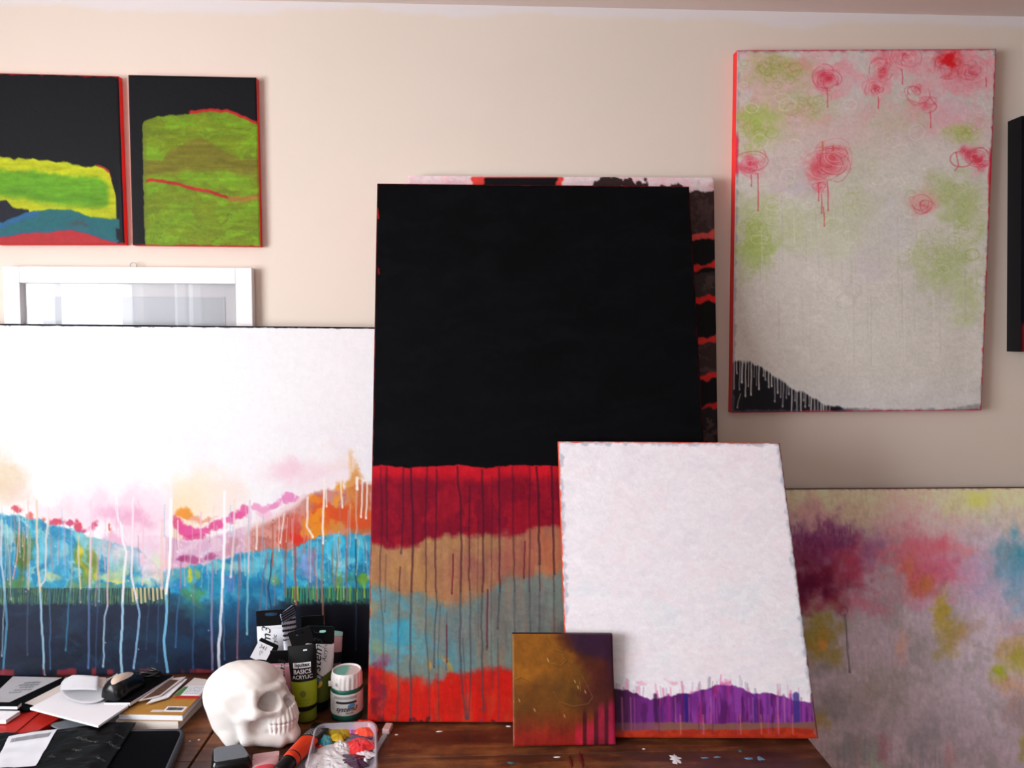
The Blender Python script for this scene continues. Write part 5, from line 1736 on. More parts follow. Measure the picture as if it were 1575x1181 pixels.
tb = Tube('crumpled silver and black striped paint tube seen edge-on behind the lime tube', tall(455, 1070, 936), .036, stripe_art, M_CAPK, plain('striped_foil', rgb(120, 132, 156), .25, .6),
          at_table(455, 1070), (rad(-3), rad(-3), rad(58)), crimp_h=.022, cap_h=.016, slot=False, crimp_tilt=rad(-12))
for k in range(4):
    mesh('foil_stripe', [(-.019, -.0017 - .0001 * k, tb.z1 + .003 + .005 * k), (.019, -.0017, tb.z1 + .006 + .005 * k), (.019, -.0017, tb.z1 + .0085 + .005 * k), (-.019, -.0017, tb.z1 + .0055 + .005 * k)],
         [(0, 1, 2, 3)], M_BLACK, tb.t)
tb = Tube('all-black paint tube at the back, between striped and white-olive tubes', tall(482, 1062, 949), .044, bands((1, K_)), M_CAPK, M_CRIMP,
          at_table(482, 1062), (rad(-2), rad(0), rad(8)), crimp_h=.024, cap_h=.016, slot=False)
tb = Tube('rose paint tube with pale mint end, mostly hidden behind the white-olive tube', tall(506, 1073, 972), .046, bands((.30, (70, 60, 66)), (.52, (150, 132, 134)), (.72, (30, 28, 34)), (1, (196, 150, 156))), M_CAPK,
          plain('mint_foil', rgb(150, 200, 186), .4), at_table(506, 1073), (rad(-2), rad(2), rad(-6)), crimp_h=.010, cap_h=.016, slot=False)

# ------------------------------------------------------------------ jar
p = on_z(534, 1099)
t = thing('paint_jar', 'round white-lidded paint jar with green band beside the tall black canvas', 'jar', (p[0], p[1], ZT + .0008), (0, 0, rad(14)))
M_JARG = plain('dark_green_plastic', rgb(22, 92, 76), .35, .4)
M_JARW = plain('jar_label', rgb(206, 206, 204), .5, .3)
M_LID = plain('white_plastic', rgb(226, 222, 220), .45, .4)
v, f = lathe([(.0275, 0), (.0295, .002), (.0298, .011), (.0298, .0115)])
mesh('jar_base', v, f, M_JARG, t, True)
v, f = lathe([(.0300, .0115), (.0304, .013), (.0304, .050), (.0300, .0515)])
jl = mesh('jar_label', v, f, M_JARW, t, True)
v, f = lathe([(.0296, .0515), (.0299, .053), (.0299, .058), (.0284, .0595)])
mesh('jar_band', v, f, M_JARG, t, True)
n = 120
vs, f = [], []
prof = [(.0286, .0590, 0), (.0290, .060, 1), (.0284, .0790, 1), (.0280, .0815, .2), (.0272, .0870, 0), (.0262, .0880, 0), (.0250, .0872, 0), (.0246, .0850, 0)]
for r, z, rb in prof:
    for k in range(n):
        rr = r + rb * .0006 * (1 if (k % 6) < 3 else -1)
        vs.append((rr * math.cos(6.28318 * k / n), rr * math.sin(6.28318 * k / n), z))
for i in range(len(prof) - 1):
    f += [(i * n + k, i * n + (k + 1) % n, (i + 1) * n + (k + 1) % n, (i + 1) * n + k) for k in range(n)]
lid = mesh('lid', vs, f, M_LID, t, True)
vs, f, cs = [(0, 0, .0850)], [], []
for j in range(1, 9):
    for k in range(48):
        vs.append((.0248 * j / 8 * math.cos(6.28318 * k / 48), .0248 * j / 8 * math.sin(6.28318 * k / 48), .0850))
f = [(0, 1 + k, 1 + (k + 1) % 48) for k in range(48)]
for j in range(7):
    f += [(1 + j * 48 + k, 1 + (j + 1) * 48 + k, 1 + (j + 1) * 48 + (k + 1) % 48, 1 + j * 48 + (k + 1) % 48) for k in range(48)]
va = np.array(vs)
w_ = sst(-.002, .006, va[:, 0] * .9 - va[:, 1] * .25 + .006 * (fbm(va[:, 0] * 200, va[:, 1] * 200, 3) - .5))[:, None]
mesh('lid_disc', vs, f, M_PRINT, lid, True, col=lin((np.array([[112, 170, 156]]) * (1 - w_) + np.array([[206, 190, 184]]) * w_) / 255))
MB().box(-.034, -.027, -.004, .004, .0600, .0680).build('tear_tab', M_LID, lid, bevel=.001)


def wrap_on(jl, geo, r, x, z, mat, name, rot=0.0):
    v, f = geo
    c, s_ = math.cos(rot), math.sin(rot)
    out = []
    for px, py, *_ in v:
        X_, Z_ = x + px * c - py * s_, z + px * s_ + py * c
        a = -math.pi / 2 - rad(14) + X_ / r
        out.append((r * math.cos(a), r * math.sin(a), Z_))
    return mesh(name, out, f, mat, t)


def rect_geo(w, h, n=14):
    v = [(w * (i / n - .5), y) for y in (0, h) for i in range(n + 1)]
    return v, [(i, i + 1, n + 2 + i, n + 1 + i) for i in range(n)]


wrap_on(jl, rect_geo(.040, .0042), .0306, .004, .0345, M_INKK, 'label_bar')
wrap_on(jl, rect_geo(.046, .0050), .0305, .002, .0430, plain('label_grey', rgb(160, 160, 160), .5), 'label_bar')
wrap_on(jl, text_geo('system3', .0125, .35, .0003), .0308, .004, .0205, M_INKK, 'lettering')
wrap_on(jl, text_geo('Acrylic', .0055, .35, .0001), .0308, .010, .0155, M_INKK, 'lettering')
wrap_on(lid, text_geo('KS', .0090, 0, .0001), .0292, -.0130, .066, M_INKG, 'lettering')
for k, (cc, dx, dz) in enumerate(((rgb(70, 130, 180), 0, .003), (rgb(200, 170, 130), .006, -.001), (rgb(70, 130, 180), .003, .005))):
    wrap_on(jl, ([(.0055 * math.cos(a) + .012 + dx, .0045 * math.sin(a) + .026 + dz) for a in np.linspace(0, 6.0, 18)], [tuple(range(18))]), .0306 + .0001 * k, 0, 0, plain('label_swirl', cc, .5), 'logo')
for k in range(7):
    wrap_on(jl, rect_geo(.010, .0008, 4), .0306, -.024, .022 + k * .0034, M_INKG, 'fine_print')


# ------------------------------------------------------------------ palette tray and what lies round it
def plastic(name, tint, alpha, rough=.25):
    m, tr_, b = new_mat(name)
    N = tr_.nodes
    b.inputs['Base Color'].default_value = (*tint, 1)
    b.inputs['Roughness'].default_value = rough
    b.inputs['Alpha'].default_value = alpha
    b.inputs['Specular IOR Level'].default_value = .6
    return m


M_CLEAR = plastic('cloudy_clear_plastic', rgb(206, 204, 220), .42)
M_CLEAR2 = plastic('clear_plastic', rgb(190, 200, 210), .34)


def rounded_loop(n_corner=8, r=.16):
    pts = []
    for cx, cy, a0 in ((1 - r, 1 - r, 0), (r, 1 - r, 90), (r, r, 180), (1 - r, r, 270)):
        for k in range(n_corner + 1):
            a = math.radians(a0 + 90 * k / n_corner)
            pts.append((cx + r * math.cos(a), cy + r * math.sin(a)))
    return pts


def quad_map(C):
    C = [np.asarray(c, float) for c in C]

    def g(u, v):
        return C[0] * (1 - u) * (1 - v) + C[1] * u * (1 - v) + C[2] * u * v + C[3] * (1 - u) * v
    return g


zr = ZT + .020
tq = [on_z(x, y, zr) for x, y in ((485.5, 1113.5), (580, 1109), (581, 1194), (467, 1196))]
ctr = sum(tq) / 4
t = thing('palette_tray', 'clear plastic tray holding wet dabs of acrylic paint', 'paint tray', (ctr[0], ctr[1], ZT + .001))
g = quad_map(tq)
loop = rounded_loop()
n = len(loop)
vs, f = [], []
rings = ((0, .0185, .02), (.012, .0185, 0.0), (.0, .0205, 0), (.020, .0205, 0), (.032, .0195, 0), (.060, .0035, 0), (.080, .0018, 0))
rings = ((-.004, .017), (-.004, .0200), (.026, .0206), (.034, .0196), (.046, .0045), (.070, .0022))
for ins, z in rings:
    for (u, v) in loop:
        uu, vv = .5 + (u - .5) * (1 - 2 * ins), .5 + (v - .5) * (1 - 2 * ins)
        q = g(uu, vv) - ctr
        vs.append((q[0], q[1], z))
for i in range(len(rings) - 1):
    f += [(i * n + k, i * n + (k + 1) % n, (i + 1) * n + (k + 1) % n, (i + 1) * n + k) for k in range(n)]
f.append(tuple((len(rings) - 1) * n + k for k in range(n)))
mesh('tray_shell', vs, f, M_CLEAR, t, True)


def wet(name, c, rough=.22, var=.15, scale=160):
    return plain(name, rgb(*c), rough, .5, var=var, scale=scale, coat=.8)


def dab(px, py, rpx, rpy, c, hgt, seed, lump=.5, name='paint_dab', mat=None, ang=0.0):
    zf = ZT + .0052
    p = on_z(px, py, zf)
    ex, ey = on_z(px + rpx, py, zf) - p, on_z(px, py - rpy, zf) - p
    nr, na = 16, 56
    fr = 6.5 if min(c) > 200 else 2.6           # whipped white, smooth colours
    vs, f = [], []
    a_ = np.array([2 * math.pi * k / na for k in range(na)])
    for j in range(nr + 1):
        r = j / nr
        edge = 1 + .45 * lump * (fbm(np.cos(a_) * 1.7 + seed, np.sin(a_) * 1.7, seed, 3) - .5) * 2
        ca, sa = np.cos(a_ + ang), np.sin(a_)
        xy = (r * edge * np.cos(a_))[:, None] * ex + (r * edge * np.sin(a_))[:, None] * ey
        zz = 1.3 * hgt * (1 - r ** 3) * (.55 + lump * .9 * fbm(r * np.cos(a_) * fr + seed, r * np.sin(a_) * fr, seed + 5, 3))
        for k in range(na):
            vs.append((p[0] + xy[k, 0] - ctr[0], p[1] + xy[k, 1] - ctr[1], zf - (ZT + .001) + zz[k]))
    for j in range(nr):
        f += [(j * na + k, (j + 1) * na + k, (j + 1) * na + (k + 1) % na, j * na + (k + 1) % na) for k in range(na)]
    return mesh(name, vs, f, mat or wet('wet_paint', c), t, True)


def c6(x, y):
    return 440 + x / 9.84, 1090 + y / 9.84


for (x, y, rx, ry, c, hg, sd, lump) in ((640, 370, 190, 120, (214, 38, 26), .0012, 1, .5), (1120, 425, 190, 50, (76, 58, 84), .0016, 2, .4), (400, 760, 60, 60, (206, 200, 206), .002, 3, .4),
                                        (690, 830, 350, 270, (232, 228, 232), .0050, 4, .9), (850, 600, 130, 120, (222, 214, 216), .0055, 5, .9), (1180, 700, 150, 60, (226, 216, 222), .003, 6, .9),
                                        (520, 565, 90, 36, (172, 30, 34), .0022, 7, .6), (580, 490, 110, 82, (34, 146, 164), .0062, 8, .9), (1000, 325, 75, 55, (176, 86, 166), .0050, 9, .9),
                                        (1190, 305, 200, 130, (226, 60, 24), .0075, 10, .8), (1115, 560, 215, 125, (216, 26, 34), .0070, 11, .9), (1290, 560, 26, 50, (226, 120, 170), .004, 12, .7),
                                        (1015, 800, 265, 115, (60, 22, 58), .0055, 13, .8), (1200, 815, 34, 26, (226, 220, 226), .0070, 14, .6), (470, 900, 100, 90, (216, 206, 212), .004, 15, .8)):
    px, py = c6(x, y)
    dab(px, py, rx / 9.84, ry / 9.84, c, hg, sd, lump)
M_GOLD = plain('gold_paint', rgb(206, 176, 44), .3, .6, metal=.75, var=.35, scale=220)
px, py = c6(785, 390)
dab(px, py, 195 / 9.84, 104 / 9.84, (0, 0, 0), .0060, 21, .9, mat=M_GOLD)

# cloudy lid under the tray's left corner
zq = ZT + .006
lq = [on_z(x, y, zq) for x, y in ((478, 1141), (516, 1147), (500, 1196), (438, 1197))]
cl = sum(lq) / 4
t2 = thing('plastic_lid', 'cloudy plastic lid lying half under the paint tray', 'lid', (cl[0], cl[1], ZT + .0006))
g2 = quad_map(lq)
vs, f = [], []
for ins, z in ((0, 0), (0, .0055), (.05, .0062), (.09, .0050)):
    for (u, v) in loop:
        q = g2(.5 + (u - .5) * (1 - 2 * ins), .5 + (v - .5) * (1 - 2 * ins)) - cl
        vs.append((q[0], q[1], z * .55))
for i in range(3):
    f += [(i * n + k, i * n + (k + 1) % n, (i + 1) * n + (k + 1) % n, (i + 1) * n + k) for k in range(n)]
f.append(tuple(3 * n + k for k in range(n)))
mesh('lid_shell', vs, f, M_CLEAR2, t2, True)

# small clear applicator with a pink tip beside the tray
a0, a1 = on_z(577, 1156, ZT + .004), on_z(597, 1121, ZT + .004)
d = (a1 - a0) / np.linalg.norm(a1 - a0)
t3 = thing('applicator', 'thin clear plastic applicator with a pale pink tip, right of the paint tray', 'applicator', tuple(a0), (0, 0, math.atan2(d[1], d[0])))
L = np.linalg.norm(a1 - a0)
m = MB()
m.box(0, L * .86, -.0045, .0045, -.0025, .0015)
m.build('blade', M_CLEAR2, t3, bevel=.001)
m = MB()
m.box(L * .80, L * 1.12, -.007, .007, -.0028, .0075)
m.build('tip', plain('pale_pink_plastic', rgb(206, 168, 164), .5), t3, bevel=.002)


# tubes lying at the front edge
def lying(p_cap, p_end, zc, roll=0.0):
    """location and rotation that lay a tube's z axis from p_cap to p_end with its front (-y) facing up"""
    z = (p_end - p_cap) / np.linalg.norm(p_end - p_cap)
    up = np.array([0, 0, 1.0])
    y = -up
    x = np.cross(y, z)
    Mx = Matrix(((x[0], y[0], z[0]), (x[1], y[1], z[1]), (x[2], y[2], z[2])))
    return tuple(p_cap), Mx.to_euler()


pc, pe = on_z(427, 1192, ZT + .014), on_z(497, 1113, ZT + .014)
loc, rot = lying(pc, pe, 0)
ln = float(np.linalg.norm(pe - pc))
tb = Tube('orange paint tube lying between skull and paint tray', ln, .036, bands((.10, (214, 60, 30)), (.135, (26, 24, 26)), (.62, (220, 62, 28)), (1, (24, 24, 26))), M_CAPK, M_CRIMP,
          loc, rot, crimp_h=.012, cap_h=ln * .22, cap_r=.36, slot=False, group='tubes lying at the table edge')
for k in range(4):
    tb.text('ACRYLIC', 0, tb.z0 + (tb.z1 - tb.z0) * (.66 + .06 * k), .0065, M_INKW)
pc, pe = on_z(402, 1232, ZT + .013), on_z(409.5, 1158, ZT + .013)
loc, rot = lying(pc, pe, 0)
ln = float(np.linalg.norm(pe - pc))
tb = Tube('pale pink paint tube with a red foot, lying in front of the skull', ln, .042, bands((.70, (206, 46, 66)), (1, (208, 160, 166))), M_CAPK, plain('pale_pink_foil', rgb(206, 160, 164), .3, .5),
          loc, rot, crimp_h=.017, cap_h=.014, cap_r=.36, slot=False, group='tubes lying at the table edge')

# black case with a dull grey top
zk = ZT + .034
kq = [on_z(x, y, zk) for x, y in ((329, 1150.5), (372, 1144.5), (384, 1163.5), (329, 1172.5))]
ck = sum(kq) / 4
t = thing('black_case', 'small glossy black case with a dull grey top in front of the skull', 'case', (ck[0], ck[1], ZT + .001))
gk = quad_map(kq)
loopk = rounded_loop(6, .14)
n = len(loopk)
vs, f = [], []
for ins, z in ((-.04, 0), (-.09, .004), (-.09, .022), (-.03, .0315), (.0, .0330)):
    for (u, v) in loopk:
        q = gk(.5 + (u - .5) * (1 - 2 * ins), .5 + (v - .5) * (1 - 2 * ins)) - ck
        vs.append((q[0], q[1], z))
for i in range(4):
    f += [(i * n + k, i * n + (k + 1) % n, (i + 1) * n + (k + 1) % n, (i + 1) * n + k) for k in range(n)]
f.append(tuple(4 * n + k for k in range(n)))
f.append(tuple(range(n - 1, -1, -1)))
mesh('case_body', vs, f, plain('glossy_black', rgb(9, 9, 12), .2, .4), t, True)
vs = []
for ins, z in ((0, .0331), (.02, .0342)):
    for (u, v) in loopk:
        q = gk(.5 + (u - .5) * (1 - 2 * ins), .5 + (v - .5) * (1 - 2 * ins)) - ck
        vs.append((q[0], q[1], z))
f = [(k, (k + 1) % n, n + (k + 1) % n, n + k) for k in range(n)] + [tuple(n + k for k in range(n))]
mesh('case_top', vs, f, plain('dull_grey', rgb(96, 102, 110), .5, .3), t)


# ------------------------------------------------------------------ books, papers and bags at the left
def prism(name, corners, ztop, thick, mats, parent=None, mids=None, origin=(0, 0, 0), bevel=.0006, grow=0.0):
    """slab whose top face's corners are seen at the given image points when it lies at height ztop"""
    P = [on_z(x, y, ztop) for x, y in corners]
    n = len(P)
    vs = [p - np.array(origin) for p in P] + [p - np.array([0, 0, thick]) - np.array(origin) for p in P]
    f = [tuple(range(n)), tuple(range(2 * n - 1, n - 1, -1))] + [(k, n + k, n + (k + 1) % n, (k + 1) % n) for k in range(n)]
    o = mesh(name, vs, f, mats, parent, mids=mids)
    if bevel:
        b = o.modifiers.new('bevel', 'BEVEL')
        b.width, b.segments = bevel, 2
    return o


def centre(corners, z):
    P = [on_z(x, y, z) for x, y in corners]
    c = sum(P) / len(P)
    return c


def book(name, label, cat, corners, ztop, thick, m_cover, m_pages, group=None, cover=.0012, inset=.0):
    """two covers round a block of pages; the spine is on the side between the last and the first corner"""
    c = centre(corners, ztop)
    t = thing(name, label, cat, (c[0], c[1], ztop - thick), group=group)
    o = np.array([c[0], c[1], ztop - thick])
    prism('front_cover', corners, ztop, cover, m_cover, t, origin=o, bevel=.0004)
    P = [on_z(x, y, ztop) for x, y in corners]
    cc = sum(P) / len(P)
    Q = [p + (cc - p) * inset for p in P]
    n = len(Q)
    vs = [p - np.array([0, 0, cover]) - o for p in Q] + [p - np.array([0, 0, thick - cover]) - o for p in Q]
    f = [tuple(range(n)), tuple(range(2 * n - 1, n - 1, -1))] + [(k, n + k, n + (k + 1) % n, (k + 1) % n) for k in range(n)]
    mesh('page_block', vs, f, m_pages, t)
    vs = [p - np.array([0, 0, thick - cover]) - o for p in P] + [p - np.array([0, 0, thick]) - o for p in P]
    mesh('back_cover', vs, f, m_cover, t)
    return t, o


def print_lines(parent, origin, quad, z, rows, mat, name='print', seed=1, w=(.35, .95), dens=1.0):
    """rows of printed dashes; quad in image points, rows as v positions with thickness"""
    rr = random.Random(seed)
    C = [on_z(x, y, z) - np.array(origin) for x, y in quad]
    g = quad_map(C)
    vs, f = [], []
    for v0, v1, u0, u1 in rows:
        u = u0
        while u < u1:
            du = rr.uniform(.02, .09) * dens
            a, b = u, min(u + du, u1)
            k = len(vs)
            vs += [g(a, v0), g(b, v0), g(b, v1), g(a, v1)]
            f.append((k, k + 1, k + 2, k + 3))
            u = b + rr.uniform(.008, .03) * dens
    return mesh(name, vs, f, mat, parent)


def sheet(name, rows, mat, parent=None, origin=(0, 0, 0), thick=.0006, sub=2):
    """bent paper through control rows of (px, py, z)"""
    G = [[on_z(x, y, ZT + z) - np.array(origin) for x, y, z in r] for r in rows]
    nr, nc = len(G), len(G[0])
    vs = [p for r in G for p in r]
    f = [(i * nc + j, i * nc + j + 1, (i + 1) * nc + j + 1, (i + 1) * nc + j) for i in range(nr - 1) for j in range(nc - 1)]
    o = mesh(name, vs, f, mat, parent, True)
    s_ = o.modifiers.new('subdivision', 'SUBSURF')
    s_.levels = s_.render_levels = sub
    s_.boundary_smooth = 'PRESERVE_CORNERS'
    so = o.modifiers.new('solidify', 'SOLIDIFY')
    so.thickness = thick
    return o


M_COVERK = plain('black_book_cover', rgb(6, 6, 8), .6, .06)
M_PAGES = plain('cream_page_block', rgb(226, 216, 206), .8, .1, var=.05, scale=400)
M_PAGESW = plain('white_page_block', rgb(226, 226, 232), .8, .1, var=.04, scale=400)
M_KRAFT = plain('kraft_board', rgb(168, 122, 54), .6, .25, var=.10, scale=60)
M_RED = plain('red_folder_card', rgb(178, 32, 22), .45, .35, var=.06)
M_GREYCARD = plain('grey_card', rgb(120, 126, 132), .6, .2)
M_GREYPAPER = plain('grey_printed_paper', rgb(176, 176, 182), .8, .1, var=.04)
M_TANPAPER = plain('buff_paper', rgb(206, 196, 192), .8, .1, var=.03)
M_BARS = plain('barcode_ink', rgb(60, 56, 66), .6)

# kraft-covered book on a thicker pale one
zb = ZT + .0195
low = [(178, 1107.5), (274, 1108), (310, 1071), (219, 1069)]
t, o = book('book', 'thick pale book lying under the kraft-brown one', 'book', low, zb, .0185, M_PAGES, M_PAGES, 'books beside the skull', .0015)
zk2 = zb + .0125
kr = [(182.5, 1097.5), (280.5, 1099.5), (314, 1062), (221, 1060)]
t, o = book('book', 'kraft-brown book with a barcode sticker, on top beside the skull', 'book', kr, zk2, .0118, M_KRAFT, M_PAGESW, 'books beside the skull', .0014, .003)
prism('barcode_sticker', [(250, 1094), (281, 1094.5), (288.5, 1086.5), (258, 1086)], zk2 + .0004, .0003, M_PAPER, t, origin=o, bevel=0)
prism('small_sticker', [(231, 1094.5), (250, 1094.5), (253, 1091.5), (235, 1091.2)], zk2 + .0004, .0003, M_TANPAPER, t, origin=o, bevel=0)
print_lines(t, o, [(259, 1087.2), (285, 1087.8), (279, 1093.2), (253, 1093)], zk2 + .0006, [(.05, .8, .03, .97)], M_BARS, 'barcode', 5, dens=.45)

# leaflets on the kraft book
zl = zk2 + .0016
q = [(266, 1070), (307, 1070.5), (326, 1046), (299, 1042)]
c = centre(q, zl)
o = np.array([c[0], c[1], zl])
t = thing('card', 'pale printed card with green corner and red edge on the kraft book', 'card', tuple(o), group='cards on the kraft book')
prism('card_sheet', q, zl, .0012, M_TANPAPER, t, origin=o, bevel=0)
prism('red_edge', [(268, 1073), (306, 1073.2), (308, 1070.2), (271, 1069.8)], zl + .0002, .0012, M_RED, t, origin=o, bevel=0)
prism('green_corner', [(266.5, 1070), (276, 1070.3), (290, 1056), (284, 1056)], zl + .0003, .0003, plain('green_print', rgb(70, 120, 60), .6), t, origin=o, bevel=0)
prism('text_panel', [(279, 1069), (304, 1069.5), (318, 1055), (291, 1054.5)], zl + .0003, .0003, M_PAPER, t, origin=o, bevel=0)
print_lines(t, o, [(291, 1055.5), (316, 1056), (304, 1068.5), (280, 1068)], zl + .0005, [(.05 + .19 * k, .12 + .19 * k, .04, .94) for k in range(5)], M_GREYCARD, 'print', 8, dens=2)
zl2 = zl + .0035
for k, (qq, lab, mt_) in enumerate((([(225, 1082), (259, 1072), (288, 1044), (272, 1044)], 'white-edged card lying under the brown picture card', M_PAPER),
                                    ([(213, 1077.5), (247, 1070), (286, 1040.5), (263, 1043)], 'brown picture card with pale border, topmost on the kraft book', M_TANPAPER))):
    z = zl2 + .0028 * k
    c = centre(qq, z)
    o = np.array([c[0], c[1], z])
    t = thing('card', lab, 'card', tuple(o), group='cards on the kraft book')
    prism('card_sheet', qq, z, .0016, mt_, t, origin=o, bevel=0)
    if k:
        prism('picture', [(219, 1075), (246, 1068.5), (275, 1045.5), (262, 1045)], z + .0003, .0003, plain('brown_photo', rgb(86, 58, 42), .4, .4, var=.7, scale=90), t, origin=o, bevel=0)

# black notebook with white page edge, mouse on the papers beside it
zn = ZT + .044
nb = [(160, 1080), (200, 1080), (267, 1038.5), (222, 1036)]
t, o = book('notebook', 'black notebook with white page edge lying behind the computer mouse', 'notebook', nb, zn, .0078, M_COVERK, M_PAGESW, None, .0008)

# black folder with a printed grey sheet on it
zf = ZT + .030
q = [(-70, 1091), (44, 1090), (104, 1041), (-40, 1037)]
c = centre(q, zf)
prism('folder', q, zf, .006, M_COVERK, None)
f_ = bpy.context.scene.objects['folder']
tag(f_, 'flat black folder under the grey printed sheet at the left', 'folder')
zs = zf + .001
q = [(-22, 1080), (14, 1080), (95, 1042), (20, 1040)]
o = np.array([*centre(q, zs)[:2], zs])
t = thing('printed_sheet', 'grey sheet with faint print lying on the black folder', 'sheet of paper', tuple(o))
prism('sheet', q, zs, .0006, M_GREYPAPER, t, origin=o, bevel=0)
print_lines(t, o, [(36, 1049), (66, 1048), (42, 1066), (10, 1068)], zs + .0003, [(.0, .12, .1, .9), (.2, .32, .0, 1), (.4, .5, .2, .9), (.62, .72, .1, .95), (.82, .9, .0, .6)], M_GREYCARD, 'print', 3, dens=1.5)
zs2 = zf + .003
q = [(38, 1081), (56, 1085), (128, 1058), (95, 1052)]
o = prism('sheet_of_paper', q, zs2, .0008, M_TANPAPER, None, bevel=0)
tag(o, 'buff sheet sticking out from under the white pad', 'sheet of paper')

# red folders, grey card, small pads
zr_ = ZT + .022
for k, (qq, lab) in enumerate((([(-40, 1125), (24, 1126), (62, 1094), (0, 1092)], 'red folder with white label ends, nearest the left border'),
                               ([(24.5, 1127), (52, 1127), (92, 1104), (62, 1090)], 'red folder half covered by the white pad'))):
    z = zr_ - .002 * k
    o = np.array([*centre(qq, z)[:2], z])
    t = thing('red_folder', lab, 'folder', tuple(o), group='red folders')
    prism('cover', qq, z, .0125 - .002 * k, M_RED, t, origin=o)
    w0, w1 = ((-14, 14), (18.5, 24.5))[k]
    p0, p1 = on_z(w0, 1127 if k else 1125.6, z), on_z(w1, 1127 if k else 1126, z)
    if k:
        p0, p1 = on_z(25, 1127.1, z), on_z(31, 1127.1, z)
    d = (p1 - p0) / np.linalg.norm(p1 - p0)
    nrm = np.array([d[1], -d[0], 0])
    vs = [p0 + nrm * .0009 - o, p1 + nrm * .0009 - o, p1 + nrm * .0009 - np.array([0, 0, .0095]) - o, p0 + nrm * .0009 - np.array([0, 0, .0095]) - o]
    mesh('white_label', vs, [(0, 3, 2, 1)], M_PAPER, t)
q = [(74, 1113), (106, 1127), (124, 1128), (150, 1122), (118, 1104)]
o = prism('card', q, ZT + .0175, .003, M_GREYCARD, None)
tag(o, 'blue-grey card showing below the white pad', 'card')
for k, (qq, zz, mt_, lab) in enumerate((([(-60, 1107.5), (9, 1107.5), (31, 1093), (-50, 1091)], ZT + .0305, M_PAPER, 'thin white notepad under the blue-topped one'),
                                        ([(-60, 1085), (26.5, 1086), (33, 1080), (-50, 1079)], ZT + .040, M_COVERK, 'small white pad with a dark cover at the left border'))):
    t, o = book('notepad', lab, 'notepad', qq, zz, .0068, mt_, M_PAGESW, 'notepads at the left', .0008)
q = [(-40, 1133), (49, 1128.5), (60, 1122), (-40, 1124)]
o = prism('sheet_of_paper', q, ZT + .0085, .001, M_PAPER, None, bevel=0)
tag(o, 'thin white sheet under the red folders', 'sheet of paper')

# white pad of paper
zp = ZT + .0405
q = [(46, 1088.5), (151, 1116), (197, 1085), (190, 1070), (96, 1062)]
c = centre(q, zp)
o = np.array([c[0], c[1], zp - .0065])
t = thing('paper_pad', 'white pad of paper lying under the curled receipt', 'paper pad', tuple(o))
prism('top_sheet', q, zp, .0006, M_PAPER, t, origin=o, bevel=0)
prism('page_block', q, zp - .0009, .0040, M_PAGESW, t, origin=o, bevel=.0004)

# receipt, curled over itself
o = np.array([*centre([(136, 1062)], zp)[:2], zp + .001])
t = thing('receipt', 'curled white till receipt folded over itself in front of the navy painting', 'receipt', tuple(o))
b0 = .042
M_RECEIPT = plain('till_paper', rgb(182, 181, 186), .8, .1, var=.04, scale=60)
sheet('curled_strip', [[(93, 1061, b0 + .010), (93, 1050, b0 + .022), (102, 1041, b0 + .030)],
                       [(97, 1071, b0 + .002), (108, 1062, b0 + .004), (118, 1046, b0 + .012)],
                       [(114, 1080, b0 + .001), (126, 1066, b0 + .003), (136, 1047, b0 + .010)],
                       [(136, 1083, b0 + .001), (148, 1066, b0 + .004), (154, 1045, b0 + .012)],
                       [(157, 1079, b0 + .003), (166, 1060, b0 + .010), (170, 1043, b0 + .020)],
                       [(171, 1066, b0 + .010), (178, 1050, b0 + .020), (181, 1035, b0 + .030)]], M_RECEIPT, t, o)
sheet('folded_flap', [[(93, 1061, b0 + .011), (93, 1047, b0 + .024), (112, 1038, b0 + .036)],
                      [(101, 1061.5, b0 + .017), (112, 1049, b0 + .027), (126, 1038, b0 + .037)],
                      [(126, 1060.5, b0 + .021), (130, 1050, b0 + .029), (138, 1039, b0 + .037)],
                      [(150.5, 1061.5, b0 + .022), (151, 1051, b0 + .029), (151.5, 1040, b0 + .036)]], M_RECEIPT, t, o)
sheet('back_flap', [[(140, 1057, b0 + .020), (140, 1048, b0 + .025), (142, 1041, b0 + .031)], [(165.5, 1057.5, b0 + .019), (164.5, 1049, b0 + .024), (163, 1042, b0 + .030)]], M_TANPAPER, t, o)

# computer mouse
p = on_z(191, 1063, zn)
t = thing('computer_mouse', 'black computer mouse with a beige back panel lying on the papers', 'computer mouse', (p[0], p[1], zn + .0005), (0, 0, rad(-16)))
nu, nv = 40, 26
vs, f, cs = [], [], []
for j in range(nv + 1):
    a = math.pi * j / nv - math.pi / 2           # along the length
    yy = .040 * math.sin(a)
    for i in range(nu + 1):
        b = math.pi * i / nu
        wdt = .0265 * math.cos(a) ** .55 * (1 - .10 * math.cos(yy / .04 * 3.1)) if abs(a) < 1.57 else 0
        hgt = .034 * max(0, math.cos(a)) ** .6 * (1 - .25 * yy / .04)
        vs.append((-wdt * math.cos(b), yy, hgt * math.sin(b) ** .8))
f = [(j * (nu + 1) + i, j * (nu + 1) + i + 1, (j + 1) * (nu + 1) + i + 1, (j + 1) * (nu + 1) + i) for j in range(nv) for i in range(nu)]
mesh('mouse_shell', vs, f, plain('glossy_black_shell', rgb(8, 9, 12), .25, .35), t, True)
va = np.array(vs)
sel = []
pv, pf = [], []
m_, k_ = 12, 26
